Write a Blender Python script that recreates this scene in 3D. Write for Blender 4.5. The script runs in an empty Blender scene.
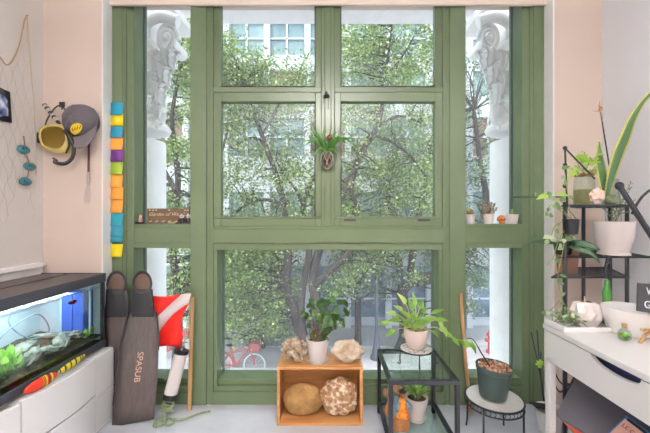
import bpy, math, random
from mathutils import Vector, Matrix, Euler, noise
random.seed(11)
S = bpy.context.scene
COL = S.collection
PI = math.pi
F = 330.0; CX = 328.0; CY = 216.5; EYE = 1.2
def P(px, py, Y): return Vector(((px-CX)/F*Y, Y, EYE-(py-CY)/F*Y))
def X_(px, Y): return (px-CX)/F*Y
def Z_(py, Y): return EYE-(py-CY)/F*Y
V = Vector
# ------------------------------------------------------------------ materials
def lin(c):
    if isinstance(c, str):
        c = [int(c[i:i+2], 16)/255 for i in (0, 2, 4)]
    return tuple((x/12.92 if x <= .04045 else ((x+.055)/1.055)**2.4) for x in c[:3]) + (1,)
def newmat(name):
    m = bpy.data.materials.new(name); m.use_nodes = True
    return m, m.node_tree, m.node_tree.nodes['Principled BSDF']
def mat(name, col, rough=.5, metal=0, col2=None, scale=8, bump=0, bscale=40, spec=.5, island=False, stops=None, coat=0, sss=0, stretch=None, detail=4):
    m, nt, b = newmat(name)
    b.inputs['Roughness'].default_value = rough
    b.inputs['Metallic'].default_value = metal
    b.inputs['Specular IOR Level'].default_value = spec
    b.inputs['Coat Weight'].default_value = coat
    b.inputs['Base Color'].default_value = lin(col)
    tc = nt.nodes.new('ShaderNodeTexCoord'); mp = nt.nodes.new('ShaderNodeMapping')
    nt.links.new(tc.outputs['Object'], mp.inputs['Vector'])
    if stretch: mp.inputs['Scale'].default_value = stretch
    if col2 or stops:
        r = nt.nodes.new('ShaderNodeValToRGB')
        cs = stops or [(.3, col), (.7, col2)]
        while len(r.color_ramp.elements) < len(cs): r.color_ramp.elements.new(.5)
        for e, (p, c) in zip(r.color_ramp.elements, cs): e.position = p; e.color = lin(c)
        if island:
            g = nt.nodes.new('ShaderNodeNewGeometry'); nt.links.new(g.outputs['Random Per Island'], r.inputs['Fac'])
        else:
            n = nt.nodes.new('ShaderNodeTexNoise'); n.inputs['Scale'].default_value = scale; n.inputs['Detail'].default_value = detail
            nt.links.new(mp.outputs['Vector'], n.inputs['Vector']); nt.links.new(n.outputs['Fac'], r.inputs['Fac'])
        nt.links.new(r.outputs['Color'], b.inputs['Base Color'])
    if bump:
        n2 = nt.nodes.new('ShaderNodeTexNoise'); n2.inputs['Scale'].default_value = bscale; n2.inputs['Detail'].default_value = 5
        bp = nt.nodes.new('ShaderNodeBump'); bp.inputs['Strength'].default_value = bump; bp.inputs['Distance'].default_value = .01
        nt.links.new(mp.outputs['Vector'], n2.inputs['Vector']); nt.links.new(n2.outputs['Fac'], bp.inputs['Height'])
        nt.links.new(bp.outputs['Normal'], b.inputs['Normal'])
    return m
def leafmat(name, stops, rough=.4, trans=.35, tcol='9ab84a', variegate=None):
    m = mat(name, stops[0][1], rough, stops=stops, island=True)
    nt = m.node_tree; b = nt.nodes['Principled BSDF']; out = nt.nodes['Material Output']
    t = nt.nodes.new('ShaderNodeBsdfTranslucent'); t.inputs['Color'].default_value = lin(tcol)
    mx = nt.nodes.new('ShaderNodeMixShader'); mx.inputs[0].default_value = trans
    nt.links.new(b.outputs[0], mx.inputs[1]); nt.links.new(t.outputs[0], mx.inputs[2]); nt.links.new(mx.outputs[0], out.inputs['Surface'])
    return m
def glassmat(name, tint='ffffff', refl=.06, rough=.01, haze=0, hazecol='dfe6ee'):
    m, nt, b = newmat(name)
    out = nt.nodes['Material Output']
    tr = nt.nodes.new('ShaderNodeBsdfTransparent'); tr.inputs[0].default_value = lin(tint)
    gl = nt.nodes.new('ShaderNodeBsdfGlossy'); gl.inputs['Roughness'].default_value = rough
    lw = nt.nodes.new('ShaderNodeLayerWeight'); lw.inputs['Blend'].default_value = .5
    mx = nt.nodes.new('ShaderNodeMixShader')
    pw_ = nt.nodes.new('ShaderNodeMath'); pw_.operation = 'POWER'; pw_.inputs[1].default_value = 4
    mul = nt.nodes.new('ShaderNodeMath'); mul.operation = 'MULTIPLY_ADD'; mul.inputs[1].default_value = .55; mul.inputs[2].default_value = refl*.6
    nt.links.new(lw.outputs['Facing'], pw_.inputs[0]); nt.links.new(pw_.outputs[0], mul.inputs[0]); nt.links.new(mul.outputs[0], mx.inputs[0])
    nt.links.new(tr.outputs[0], mx.inputs[1]); nt.links.new(gl.outputs[0], mx.inputs[2])
    last = mx
    if haze:
        d = nt.nodes.new('ShaderNodeBsdfTranslucent'); d.inputs[0].default_value = lin(hazecol)
        m2 = nt.nodes.new('ShaderNodeMixShader'); m2.inputs[0].default_value = haze
        nt.links.new(mx.outputs[0], m2.inputs[1]); nt.links.new(d.outputs[0], m2.inputs[2]); last = m2
    nt.links.new(last.outputs[0], out.inputs['Surface'])
    nt.nodes.remove(b)
    return m
M = {}
M['wall'] = mat('wall_paint_beige', 'd7c6b9', .8, col2='dbcabd', scale=2, bump=.05, bscale=90)
M['wallw'] = mat('wall_paint_white', 'e8e8ec', .8, col2='ebebef', scale=2, bump=.05, bscale=90)
M['white_trim'] = mat('trim_white_gloss', 'f6f6f5', .35)
M['floor'] = mat('floor_grey_sealed', 'c6c8d0', .38, stops=[(.3, 'c2c4cc'), (.7, 'cfd1d8')], scale=7, bump=.03, bscale=30)
M['green'] = mat('painted_green_frame', '637355', .26, stops=[(.25, '5f6f52'), (.75, '677759')], scale=3, bump=.04, bscale=14)
M['gasket'] = mat('black_gasket', '22262a', .5)
M['glass'] = glassmat('window_glass', 'f2f7f6', .04, haze=.04, hazecol='dfe4f0')
M['tglass'] = glassmat('table_glass', 'f3faf7', .14)
M['clear'] = glassmat('clear_jar_glass', 'e6efe9', .09)
M['water'] = glassmat('water', 'dbe3e8', .08)
M['jarwater'] = glassmat('jar_water', 'f0eed0', .05, haze=.3, hazecol='efe6b8')
M['metal'] = mat('dark_metal', '3a3c42', .45, .6)
M['iron'] = mat('black_iron', '232427', .5, .3)
M['wood'] = mat('pine_wood', 'c08850', .5, stops=[(.25, 'b0753f'), (.5, 'c78f55'), (.8, 'd49f64')], scale=5, stretch=(1, 1, 9), bump=.05)
M['woodh'] = mat('pine_wood_across', 'c08850', .5, stops=[(.25, 'b67a43'), (.5, 'ca9259'), (.8, 'd8a369')], scale=4, stretch=(1, 8, 8), bump=.05)
M['stick'] = mat('bare_wood_stick', 'b08a5c', .6, stops=[(.3, 'a37b4e'), (.7, 'c29c6e')], scale=5, stretch=(9, 9, 1))
M['pot_white'] = mat('white_ceramic', 'dcd2ce', .35, coat=.3)
M['pot_pink'] = mat('warm_white_ceramic', 'dcc8be', .5)
M['white_plastic'] = mat('white_plastic', 'ece9e6', .35)
M['white_lacquer'] = mat('white_lacquer', 'e9e8e6', .15, coat=.4)
M['desk'] = mat('white_desk', 'd2d0ce', .35)
M['soil'] = mat('dark_soil', '3a2c22', .95, col2='5a4532', scale=60, bump=.6, bscale=90)
M['bark'] = mat('bark_chips', '8c6048', .9, stops=[(.0, '6b4632'), (.35, '9a6d52'), (.7, 'c39c80'), (1, 'ddc3ab')], island=True)
M['nursery'] = mat('dark_green_plastic', '3b4a46', .35)
M['rubber'] = mat('black_rubber', '2d2a2c', .55, bump=.1, bscale=60)
M['blade'] = mat('fin_blade_brown', '544b49', .45, stops=[(.3, '4a413f'), (.7, '5f5553')], scale=6, stretch=(14, 14, 1))
M['letter'] = mat('pale_lettering', 'd2a894', .6)
M['red'] = mat('red_nylon', 'e2231a', .6, bump=.05)
M['flagwhite'] = mat('white_nylon', 'e9dedb', .6)
M['cord_green'] = mat('pale_green_cord', '97a27c', .8, col2='6f7f58', scale=60)
M['blackp'] = mat('black_plastic', '1d1d20', .4)
M['greyp'] = mat('dark_grey_plastic', '55525a', .38, bump=.05, bscale=120)
M['orange'] = mat('orange_plastic', 'f0501e', .45)
M['yellow'] = mat('yellow_plastic', 'e6cf2a', .5)
M['stone_sh'] = mat('barnacled_shell', '9c8874', .9, stops=[(.3, '6f5b47'), (.5, 'a8927a'), (.7, 'd8c9b4')], scale=26, bump=.9, bscale=45)
M['stone_w'] = mat('pale_coral_rock', 'cdb9a2', .9, stops=[(.3, 'a58a6c'), (.5, 'd6c3aa'), (.7, 'efe4d4')], scale=14, bump=.8, bscale=30)
M['stone_t'] = mat('tan_rock', 'a98250', .9, stops=[(.3, '8f6a3d'), (.6, 'b28a55'), (.8, 'c29a64')], scale=16, bump=.9, bscale=60)
M['stone_c'] = mat('speckled_shell_rock', 'b39272', .9, stops=[(.35, '8d6845'), (.5, 'b08a66'), (.62, 'e2d2bd')], scale=38, bump=1, bscale=50)
M['amber'] = mat('amber_resin', 'b8661f', .25, coat=.4)
M['pinkrock'] = mat('pink_quartz', 'e0bfb0', .5, col2='efd9cd', scale=12, bump=.4)
M['signwood'] = mat('brown_sign_wood', '6e5a45', .7, col2='5d4b39', scale=10)
M['cream'] = mat('cream_paint', 'e3cfa6', .6)
M['cap'] = mat('grey_cap_cloth', '6b6468', .9, bump=.25, bscale=300)
M['capdark'] = mat('grey_cap_panel', '5a5459', .9, bump=.25, bscale=300)
M['silicone'] = mat('yellow_silicone', 'cdbd72', .4)
M['steel'] = mat('steel', 'b5b0ae', .3, .9)
M['maroon'] = mat('maroon_handle', '4a2020', .4)
M['net'] = mat('jute_net', 'b89a78', .9)
M['netpale'] = mat('pale_net', 'cbbba8', .9)
M['teal'] = mat('teal_glaze', '3c7f85', .35, col2='2c5f6a', scale=30, bump=.4, bscale=40)
M['twine'] = mat('brown_twine', '8a6a48', .9)
M['photo_dark'] = mat('photo_dark', '17161d', .4)
M['photo_pic'] = mat('photo_picture', '7f8fb5', .4, stops=[(.35, '2b3560'), (.5, '8090bd'), (.65, 'e6e6ee')], scale=22)
M['hood'] = mat('aquarium_hood', '4d4341', .55, col2='584c49', scale=6)
M['hoodtrim'] = mat('aquarium_trim', '33363d', .4)
M['tankback'] = mat('aquarium_backdrop', 'dfe3ea', .6, col2='cbd4e4', scale=4)
M['bluefilter'] = mat('blue_filter', '4560c4', .4)
M['gravel'] = mat('aquarium_gravel', '4b4036', .9, stops=[(.3, '2f2923'), (.6, '66563f'), (.8, '9a8763')], scale=70, bump=1, bscale=80)
M['slate'] = mat('slate_stone', '8f8b84', .8, stops=[(.3, '5f5c58'), (.6, 'a09b92'), (.8, 'c9c2b4')], scale=18, bump=.6)
M['limest'] = mat('pale_plaster', 'efedee', .8, stops=[(.3, 'e9e7e8'), (.7, 'f4f2f2')], scale=8, bump=.25, bscale=30)
M['facade'] = mat('white_facade', 'c0c2cb', .8)
M['facglass'] = mat('teal_window_glass', '6d858c', .15, stops=[(.3, '566f78'), (.7, '8b9ea4')], scale=1.2)
M['brick'] = mat('brick_red_panel', '8a6664', .9)
M['shopglass'] = mat('dark_shop_glass', '6b7d92', .12, stops=[(.3, '4b5a6c'), (.7, '8496aa')], scale=1.3)
M['pave'] = mat('plaza_paving', 'b0a8b0', .9, stops=[(.3, 'a49ca4'), (.7, 'bcb4ba')], scale=1.3)
M['curb'] = mat('pale_curb', 'a9a6aa', .9)
M['asphalt'] = mat('street_asphalt', '858590', .9)
M['trunk'] = mat('tree_bark', '393030', .95, stops=[(.3, '2a2323'), (.7, '4a403e')], scale=9, stretch=(1, 1, .3), bump=1, bscale=12)
M['lamp'] = mat('grey_lamp_post', '5b5e6b', .5, .3)
M['lampglass'] = mat('lantern_glass', 'c9ccd6', .3)
M['book_blue'] = mat('book_blue', '3f7fb4', .4)
M['book_pink'] = mat('book_pink', 'efc9b8', .5, col2='e3a898', scale=20)
M['chalk'] = mat('chalkboard', '2f3034', .7, bump=.1)
M['chalkw'] = mat('chalk_white', 'e9e9e9', .9)
M['terra'] = mat('terracotta_robe', 'd8782a', .6, stops=[(.35, 'c4401e'), (.5, 'e58a2c'), (.7, 'efa836')], scale=40)
M['figtan'] = mat('carved_tan', 'b27a46', .7, col2='8f5b34', scale=30)
M['figblue'] = mat('painted_blue', '4a6478', .6, col2='8ba4b0', scale=40)
M['mosaic'] = None
L_tree = leafmat('tree_leaves', [(0, '2b3a26'), (.3, '475f34'), (.6, '6c8544'), (.82, 'a9b870'), (1, 'dfe6b4')], .45, .4, '93a858')
L_tree2 = leafmat('tree_leaves_grey', [(0, '303d31'), (.4, '515f4e'), (.72, '7f9376'), (1, 'c2ccb8')], .45, .35, '839a68')
L_dark = leafmat('dark_round_leaves', [(0, '1f3d1c'), (.6, '30562a'), (1, '5a8a35')], .3, .2, '7fa33a')
L_poth = leafmat('pothos_leaves', [(0, '4f8a35'), (.5, '7db04a'), (1, 'c2d98a')], .35, .35, 'b5d65a')
L_var = leafmat('variegated_leaves', [(0, '3f6a3c'), (.5, '6f945c'), (.8, 'b5c59a'), (1, 'dfe4c6')], .4, .3, 'b5c99a')
L_lime = leafmat('lime_leaves', [(0, '7fae3a'), (.6, 'a8cc55'), (1, 'd2e38a')], .4, .4, 'c5e060')
L_strap = leafmat('strap_leaves', [(0, '1f4a22'), (.5, '3f7a30'), (1, '86b050')], .35, .3, '8fc85a')
L_orch = leafmat('orchid_leaves', [(0, '2f4a36'), (1, '4c6a4e')], .4, .15, '6a8a5a')
L_snake = leafmat('snake_leaf_green', [(0, '43663f'), (1, '5f8558')], .4, .15, '7a9a5a')
L_edge = leafmat('snake_leaf_margin', [(0, 'd5cf63'), (1, 'dcd878')], .4, .2, 'd8d070')
L_aqua = leafmat('aquarium_plants', [(0, '4f9a35'), (.5, '93cf4a'), (1, 'd2f08a')], .4, .4, 'c5f060')
L_cact = mat('cactus_green', '5d7a3f', .7, col2='7d9450', scale=50, bump=.8, bscale=120)
def make_mosaic():
    m, nt, b = newmat('mosaic_tiles'); b.inputs['Roughness'].default_value = .3
    tc = nt.nodes.new('ShaderNodeTexCoord'); v = nt.nodes.new('ShaderNodeTexVoronoi'); v.feature = 'DISTANCE_TO_EDGE'; v.inputs['Scale'].default_value = 38
    r = nt.nodes.new('ShaderNodeValToRGB'); r.color_ramp.elements[0].position = .02; r.color_ramp.elements[0].color = lin('4c4a4a'); r.color_ramp.elements[1].position = .06; r.color_ramp.elements[1].color = lin('e2dfda')
    nt.links.new(tc.outputs['Object'], v.inputs['Vector']); nt.links.new(v.outputs['Distance'], r.inputs['Fac']); nt.links.new(r.outputs['Color'], b.inputs['Base Color'])
    return m
M['mosaic'] = make_mosaic()
# ------------------------------------------------------------------ mesh builder
class B:
    def __init__(s): s.v = []; s.f = []; s.mi = []
    def add(s, vs, fs, mi=0):
        o = len(s.v); s.v += [V(v) for v in vs]; s.f += [tuple(i+o for i in f) for f in fs]; s.mi += [mi]*len(fs); return s
    def box(s, a, b, mi=0, M4=None):
        x0, y0, z0 = [min(a[i], b[i]) for i in range(3)]; x1, y1, z1 = [max(a[i], b[i]) for i in range(3)]
        vs = [V(p) for p in ((x0,y0,z0),(x1,y0,z0),(x1,y1,z0),(x0,y1,z0),(x0,y0,z1),(x1,y0,z1),(x1,y1,z1),(x0,y1,z1))]
        if M4: vs = [M4 @ v for v in vs]
        return s.add(vs, [(0,3,2,1),(4,5,6,7),(0,1,5,4),(1,2,6,5),(2,3,7,6),(3,0,4,7)], mi)
    def tube(s, pts, r, n=8, mi=0, caps=True):
        pts = [V(p) for p in pts]; rs = r if isinstance(r, (list, tuple)) else [r]*len(pts)
        vs = []; fs = []; u = None
        for i, p in enumerate(pts):
            t = (pts[min(i+1, len(pts)-1)]-pts[max(i-1, 0)]);
            t = t.normalized() if t.length > 1e-9 else V((0,0,1))
            if u is None:
                u = t.cross(V((0,0,1)));
                if u.length < .05: u = t.cross(V((1,0,0)))
            u = (u - t*u.dot(t)).normalized(); w = t.cross(u)
            for k in range(n):
                a = 2*PI*k/n; vs.append(p+(u*math.cos(a)+w*math.sin(a))*rs[i])
        for i in range(len(pts)-1):
            for k in range(n):
                fs.append((i*n+k, i*n+(k+1)%n, (i+1)*n+(k+1)%n, (i+1)*n+k))
        if caps: fs += [tuple(range(n))[::-1], tuple((len(pts)-1)*n+k for k in range(n))]
        return s.add(vs, fs, mi)
    def lathe(s, c, prof, n=28, mi=0, M4=None, sy=1):
        c = V(c); vs = []; fs = []
        for (r, z) in prof:
            for k in range(n):
                a = 2*PI*k/n; p = V((r*math.cos(a), r*sy*math.sin(a), z)); vs.append(c+(M4@p if M4 else p))
        for i in range(len(prof)-1):
            for k in range(n): fs.append((i*n+k, i*n+(k+1)%n, (i+1)*n+(k+1)%n, (i+1)*n+k))
        if prof[0][0] > 1e-4: fs.append(tuple(range(n))[::-1])
        if prof[-1][0] > 1e-4: fs.append(tuple((len(prof)-1)*n+k for k in range(n)))
        return s.add(vs, fs, mi)
    def blob(s, c, rx, ry, rz, amp=.1, fr=2., nu=28, nv=18, seed=0, M4=None, mi=0, sharp=0):
        c = V(c); vs = []; fs = []
        for j in range(nv+1):
            th = PI*j/nv
            for i in range(nu):
                a = 2*PI*i/nu; d = V((math.sin(th)*math.cos(a), math.sin(th)*math.sin(a), math.cos(th)))
                k = 1+amp*noise.noise(d*fr+V((seed*7.3, seed*3.1, 0)))*2+sharp*abs(noise.noise(d*fr*3.1+V((seed, 5, 1))))
                p = V((d.x*rx, d.y*ry, d.z*rz))*k; vs.append(c+(M4@p if M4 else p))
        for j in range(nv):
            for i in range(nu): fs.append((j*nu+i, (j+1)*nu+i, (j+1)*nu+(i+1)%nu, j*nu+(i+1)%nu))
        return s.add(vs, fs, mi)
    def leaf(s, base, d, up, L, W, curl=.3, n=5, fold=.15, prof=None, mi=0, point=1.2):
        base = V(base); d = V(d).normalized(); up = V(up); side = d.cross(up)
        if side.length < .05: side = d.cross(V((1,.3,0)))
        side.normalize(); up = side.cross(d).normalized()
        vs = []; fs = []
        for i in range(n+1):
            t = i/n
            c = base + d*(L*(t-.15*curl*t*t)) - up*(curl*L*t*t)
            w = W*.5*(prof(t) if prof else max(.04, math.sin(PI*min(1, t**(.8)))**.8*(1-.15*t)*point**0))
            if i == n: w = W*.02
            vs += [c-side*w+up*fold*w, c, c+side*w+up*fold*w]
        for i in range(n):
            a = i*3; fs += [(a, a+1, a+4, a+3), (a+1, a+2, a+5, a+4)]
        return s.add(vs, fs, mi)
    def prism(s, poly, ext, mi=0):
        poly = [V(p) for p in poly]; n = len(poly); e = V(ext)
        vs = poly+[p+e for p in poly]
        fs = [tuple(range(n)), tuple(range(2*n-1, n-1, -1))]+[(i, i+n, (i+1)%n+n, (i+1)%n) for i in range(n)]
        return s.add(vs, fs, mi)
def tagp(o, label=None, cat=None, group=None, kind=None):
    if label: o['label'] = label
    if cat: o['category'] = cat
    if group: o['group'] = group
    if kind: o['kind'] = kind
    return o
def org(o):
    while o.parent: o = o.parent
    return o.location.copy()
def put(name, b, m, parent=None, loc=None, smooth=True, bev=0, label=None, cat=None, group=None, kind=None, ang=35):
    me = bpy.data.meshes.new(name)
    L = org(parent) if parent else (V(loc) if loc is not None else V((0, 0, 0)))
    me.from_pydata([tuple(v-L) for v in b.v], [], b.f)
    ms = m if isinstance(m, (list, tuple)) else [m]
    for x in ms: me.materials.append(x)
    if len(ms) > 1: me.polygons.foreach_set('material_index', b.mi)
    me.validate(); me.update()
    if smooth:
        me.polygons.foreach_set('use_smooth', [True]*len(me.polygons))
        me.set_sharp_from_angle(angle=math.radians(ang))
    o = bpy.data.objects.new(name, me); COL.objects.link(o)
    if parent: o.parent = parent
    else: o.location = L
    if bev:
        md = o.modifiers.new('bevel', 'BEVEL'); md.width = bev; md.segments = 2; md.limit_method = 'ANGLE'
    return tagp(o, label, cat, group, kind)
def thing(name, loc, label, cat, group=None):
    o = bpy.data.objects.new(name, None); COL.objects.link(o); o.location = V(loc); o.empty_display_size = .05
    return tagp(o, label, cat, group)
def textmesh(txt, size, shear=0, ext=.0008):
    cu = bpy.data.curves.new('t', 'FONT'); cu.body = txt; cu.size = size; cu.shear = shear; cu.extrude = ext; cu.align_x = 'CENTER'; cu.align_y = 'CENTER'
    o = bpy.data.objects.new('t', cu); COL.objects.link(o)
    dg = bpy.context.evaluated_depsgraph_get(); me = bpy.data.meshes.new_from_object(o.evaluated_get(dg))
    vs = [v.co.copy() for v in me.vertices]; fs = [tuple(p.vertices) for p in me.polygons]
    bpy.data.objects.remove(o); bpy.data.curves.remove(cu); bpy.data.meshes.remove(me)
    return vs, fs
def text_on(b, txt, size, origin, ux, uy, shear=0, sx=1.0):
    ux = V(ux).normalized(); uy = V(uy).normalized(); uz = ux.cross(uy)
    vs, fs = textmesh(txt, size, shear)
    b.add([V(origin)+ux*v.x*sx+uy*v.y+uz*v.z for v in vs], fs); return b
def spline(pts, n=8):
    pts = [V(p) for p in pts]; out = []
    for i in range(len(pts)-1):
        p0 = pts[max(i-1, 0)]; p1 = pts[i]; p2 = pts[i+1]; p3 = pts[min(i+2, len(pts)-1)]
        for k in range(n):
            t = k/n
            out.append(.5*((2*p1)+(p2-p0)*t+(2*p0-5*p1+4*p2-p3)*t*t+(3*p1-p0-3*p2+p3)*t**3))
    out.append(pts[-1]); return out
def rnd(a, b): return random.uniform(a, b)
def strap(pts, widths, m, parent, name='leaf_blade', mi=0, off=0, depth=.18):
    sp = spline(pts, 6); n_ = len(sp); b = B(); vs = []; fs = []
    for i, p in enumerate(sp):
        t = i/(n_-1); k = t*(len(widths)-1); j = min(len(widths)-2, int(k)); w_ = widths[j]+(widths[j+1]-widths[j])*(k-j)
        tan = (sp[min(i+1, n_-1)]-sp[max(i-1, 0)]).normalized(); side = tan.cross(V((0, -1, .0))).normalized()
        for q in (-1, -.5, 0, .5, 1): vs.append(p+side*w_*.5*q+V((0, -off-depth*w_*(1-abs(q)), 0)))
    for i in range(n_-1):
        for k in range(4): a = i*5+k; fs.append((a, a+1, a+6, a+5))
    o = put(name, b.add(vs, fs), m, parent); md = o.modifiers.new('s', 'SOLIDIFY'); md.thickness = .0015; return o
# ------------------------------------------------------------------ room shell
XL, XR, YF, YW, OP = -1.745, 1.68, 2.02, 2.10, 1.379
YB, ZC = -2.6, 2.78
HZ = 2.495
def struct(name, b, m, **k): return put(name, b, m, kind='structure', **k)
struct('floor', B().box((-2.2, YB-.2, -.3), (2.2, 2.40, 0)), M['floor'])
struct('ceiling', B().box((-2.2, YB-.2, ZC), (2.2, 2.40, ZC+.2)), M['wallw'])
struct('wall_left', B().box((XL-.3, YB-.2, 0), (XL, YF, ZC)), mat('wall_paint_offwhite', 'dad3cc', .8, col2='ded7d1', scale=2, bump=.05, bscale=90))
struct('wall_right', B().box((XR, YB-.2, 0), (XR+.3, YF, ZC)), M['wallw'])
struct('wall_back', B().box((XL, YB-.2, 0), (XR, YB, ZC)), M['wall'])
wb = B().box((XL-.3, YF, 0), (-OP, 2.34, ZC)).box((OP, YF, 0), (XR+.3, 2.34, ZC)).box((-OP, 2.072, Z_(4.6, 2.072)), (OP, 2.094, ZC)).box((-OP, 2.094, 2.66), (OP, 2.34, ZC))
struct('wall_front', wb, M['wall'], bev=.006)
struct('trim_1', B().box((-OP-.004, YF-.004, 0), (-OP+.004, YW+.02, 2.7)), M['white_trim'], bev=.002)
struct('trim_2', B().box((OP-.004, YF-.004, 0), (OP+.004, YW+.02, 2.7)), M['white_trim'], bev=.002)
struct('trim_3', B().box((XL, -1.0, 0), (XL+.03, YF-.03, .90)).box((XL, -1, .90), (XL+.05, YF-.03, .925)), M['white_trim'], bev=.004)
# exterior of our own building
# ------------------------------------------------------------------ window
win = thing('window_1', (0, YW, 0), None, None); win['kind'] = 'structure'
G = M['green']
def wbox(x0, y0, x1, y1, Yf, Yb, b):      # picture-plane extents measured on the front plane of the frame
    Yq = max(Yf, YW)
    def ex(v, c, f): return f(v, Yq) 
    b.box((X_(x0, Yq), Yf, Z_(y0, Yq)), (X_(x1, Yq), Yb, Z_(y1, Yq))); return b
TOP = -10
def wp(name, boxes, m=G, bev=.0025, **k):
    b = B()
    for bx in boxes: wbox(*bx, b)
    return put(name, b, m, win, bev=bev, **k)
for s in (0, 1):
    mx = (lambda a: a) if not s else (lambda a: 656-a)
    wp('jamb', [(mx(111.5), TOP, mx(122.5), 405, 2.10, 2.27), (mx(122.5), TOP, mx(126), 405, 2.106, 2.27), (mx(126), TOP, mx(134), 405, 2.116, 2.27)])
    wp('mullion', [(mx(190.5), TOP, mx(206.5), 405, 2.096, 2.27), (mx(206.5), TOP, mx(210), 405, 2.108, 2.25), (mx(210), TOP, mx(213), 405, 2.10, 2.25)])
    # side lights
    wp('side_transom', [(mx(134), 226, mx(190.5), 248, 2.108, 2.27), (mx(134), 229, mx(190.5), 243, 2.102, 2.12)])
    wp('side_rail', [(mx(134), 378, mx(190.5), 387, 2.14, 2.27), (mx(134), 386, mx(190.5), 393, 2.115, 2.27), (mx(134), 393, mx(190.5), 405, 2.105, 2.27)])
    wp('bottom_sill', [(mx(134), 224, mx(190.5), 227, 2.10, 2.24)])
    Yg = 2.235; k = Yg/YW
    def gx(a): return (a-CX)*k/1+CX
    # gasket strips hard against the glass
    gl, gr, gt, gb = mx(143), mx(190.5), TOP, 226
    for (t0, t1) in ((TOP, 225), (249, 379.5)):
        b = B(); w = .010
        x0, x1 = sorted((X_(gl, Yg), X_(gr, YW))); z1, z0 = Z_(t0, YW if t0 > 0 else Yg), Z_(t1, Yg)
        b.box((x0, Yg-.012, z0), (x0+w, Yg+.012, z1)).box((x1-w, Yg-.012, z0), (x1, Yg+.012, z1)).box((x0+w, Yg-.012, z0), (x1-w, Yg+.012, z0+w))
        put('gasket', b, M['gasket'], win)
        put('pane', B().box((x0+.004, Yg-.002, z0+.004), (x1-.004, Yg+.002, z1)), M['glass'], win, smooth=False)
wp('center_mullion', [(321.5, TOP, 325, 226, 2.104, 2.25), (325, TOP, 331, 226, 2.098, 2.25), (331, TOP, 334.5, 226, 2.104, 2.25)])
wp('transom', [(213, 229, 443, 243, 2.096, 2.27), (213, 226, 443, 229, 2.106, 2.27), (213, 243, 443, 250, 2.108, 2.27)])
wp('apron', [(213, 392, 443, 405, 2.10, 2.27), (213, 386, 443, 392, 2.115, 2.27), (213, 379, 443, 386, 2.14, 2.27)])
wp('lower_stile', [(213, 250, 217, 388, 2.115, 2.27), (216.5, 250, 221.5, 388, 2.19, 2.27)]); wp('lower_stile', [(439, 250, 443, 388, 2.115, 2.27), (434.5, 250, 439.5, 388, 2.19, 2.27)])
def pane(x0, y0, x1, y1, Yg, w=.008):
    b = B(); X0, X1, Z1, Z0 = X_(x0, Yg), X_(x1, Yg), Z_(y0, Yg if y0 < 216 else YW), Z_(y1, Yg)
    b.box((X0, Yg-.01, Z0), (X0+w, Yg+.01, Z1)).box((X1-w, Yg-.01, Z0), (X1, Yg+.01, Z1)).box((X0+w, Yg-.01, Z0), (X1-w, Yg+.01, Z0+w)).box((X0+w, Yg-.01, Z1-w), (X1-w, Yg+.01, Z1))
    put('gasket', b, M['gasket'], win)
    put('pane', B().box((X0+.004, Yg-.002, Z0+.004), (X1-.004, Yg+.002, Z1-.004)), M['glass'], win, smooth=False)
pane(222, 250, 434, 379.5, 2.225)
for s in (0, 1):
    mx = (lambda a: a) if not s else (lambda a: 656-a)
    wp('sash', [(mx(213), 88.5, mx(221), 226, 2.112, 2.16), (mx(315.5), 88.5, mx(321.5), 226, 2.112, 2.16), (mx(221), 92, mx(315.5), 101.5, 2.112, 2.16), (mx(221), 217.5, mx(315.5), 226, 2.112, 2.16)])
    wp('upper_frame', [(mx(213), TOP, mx(221), 88.5, 2.118, 2.16), (mx(315.5), TOP, mx(321.5), 88.5, 2.118, 2.16), (mx(213), 87, mx(321.5), 92, 2.106, 2.16)])
    x0, x1 = sorted((mx(221), mx(315.5)))
    pane(x0, TOP, x1, 87.5, 2.14, .006); pane(x0, 101, x1, 218, 2.14, .006)
    wp('sash_lip', [(mx(214), 216.5, mx(321), 218.5, 2.106, 2.13)])
for px in (344, 418):
    wp('sash_handle', [(px, 219, px+12, 221.2, 2.10, 2.113)], M['blackp'], .001)
b = B(); c = P(326.5, 95, 2.09)
b.lathe(c+V((0, 0, -.012)), [(.016, 0), (.02, .006), (.017, .012), (.009, .018), (.006, .03), (.004, .034)], 12)
b.box(c+V((-.02, -.002, -.016)), c+V((.02, .012, -.006)))
b.tube([c+V((-.016, .002, -.01)), c+V((-.018, .004, -.05))], .002, 6).tube([c+V((.012, .002, -.01)), c+V((.011, .004, -.09))], .002, 6)
put('window_latch', b, M['blackp'], win)
# ------------------------------------------------------------------ sticky notes
notes = [(103, '2f9cb8'), (114, 'e2cb20'), (125.5, '2f8fae'), (137.5, 'f0a040'), (149.5, '713a86'), (162, '9fb83f'), (174.5, 'f0a545'), (187, 'f0a545'), (200, 'f2a54a'), (213, '2f96a6'), (224, '3f93a8'), (229.5, '2f8f9e'), (244, 'e6d220')]
cn = {'2': 'teal', 'e': 'yellow', 'f': 'orange', '7': 'purple', '9': 'lime green', '3': 'dusty blue'}
desc = ['topmost teal sticky note of the column on the left green jamb', 'yellow sticky note second from top of the column', 'blue sticky note between the upper yellow and the first orange one', 'topmost orange sticky note, right above the purple one', 'purple sticky note, the only purple one in the column', 'lime green sticky note just under the purple one', 'orange sticky note directly below the lime green one', 'middle one of the three stacked orange sticky notes', 'lowest orange sticky note, just above the blue group', 'upper blue sticky note below the last orange one', 'middle blue sticky note of the lower blue group', 'lowest blue sticky note, just above the bottom yellow one', 'bottom yellow sticky note with a gap above it']
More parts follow.
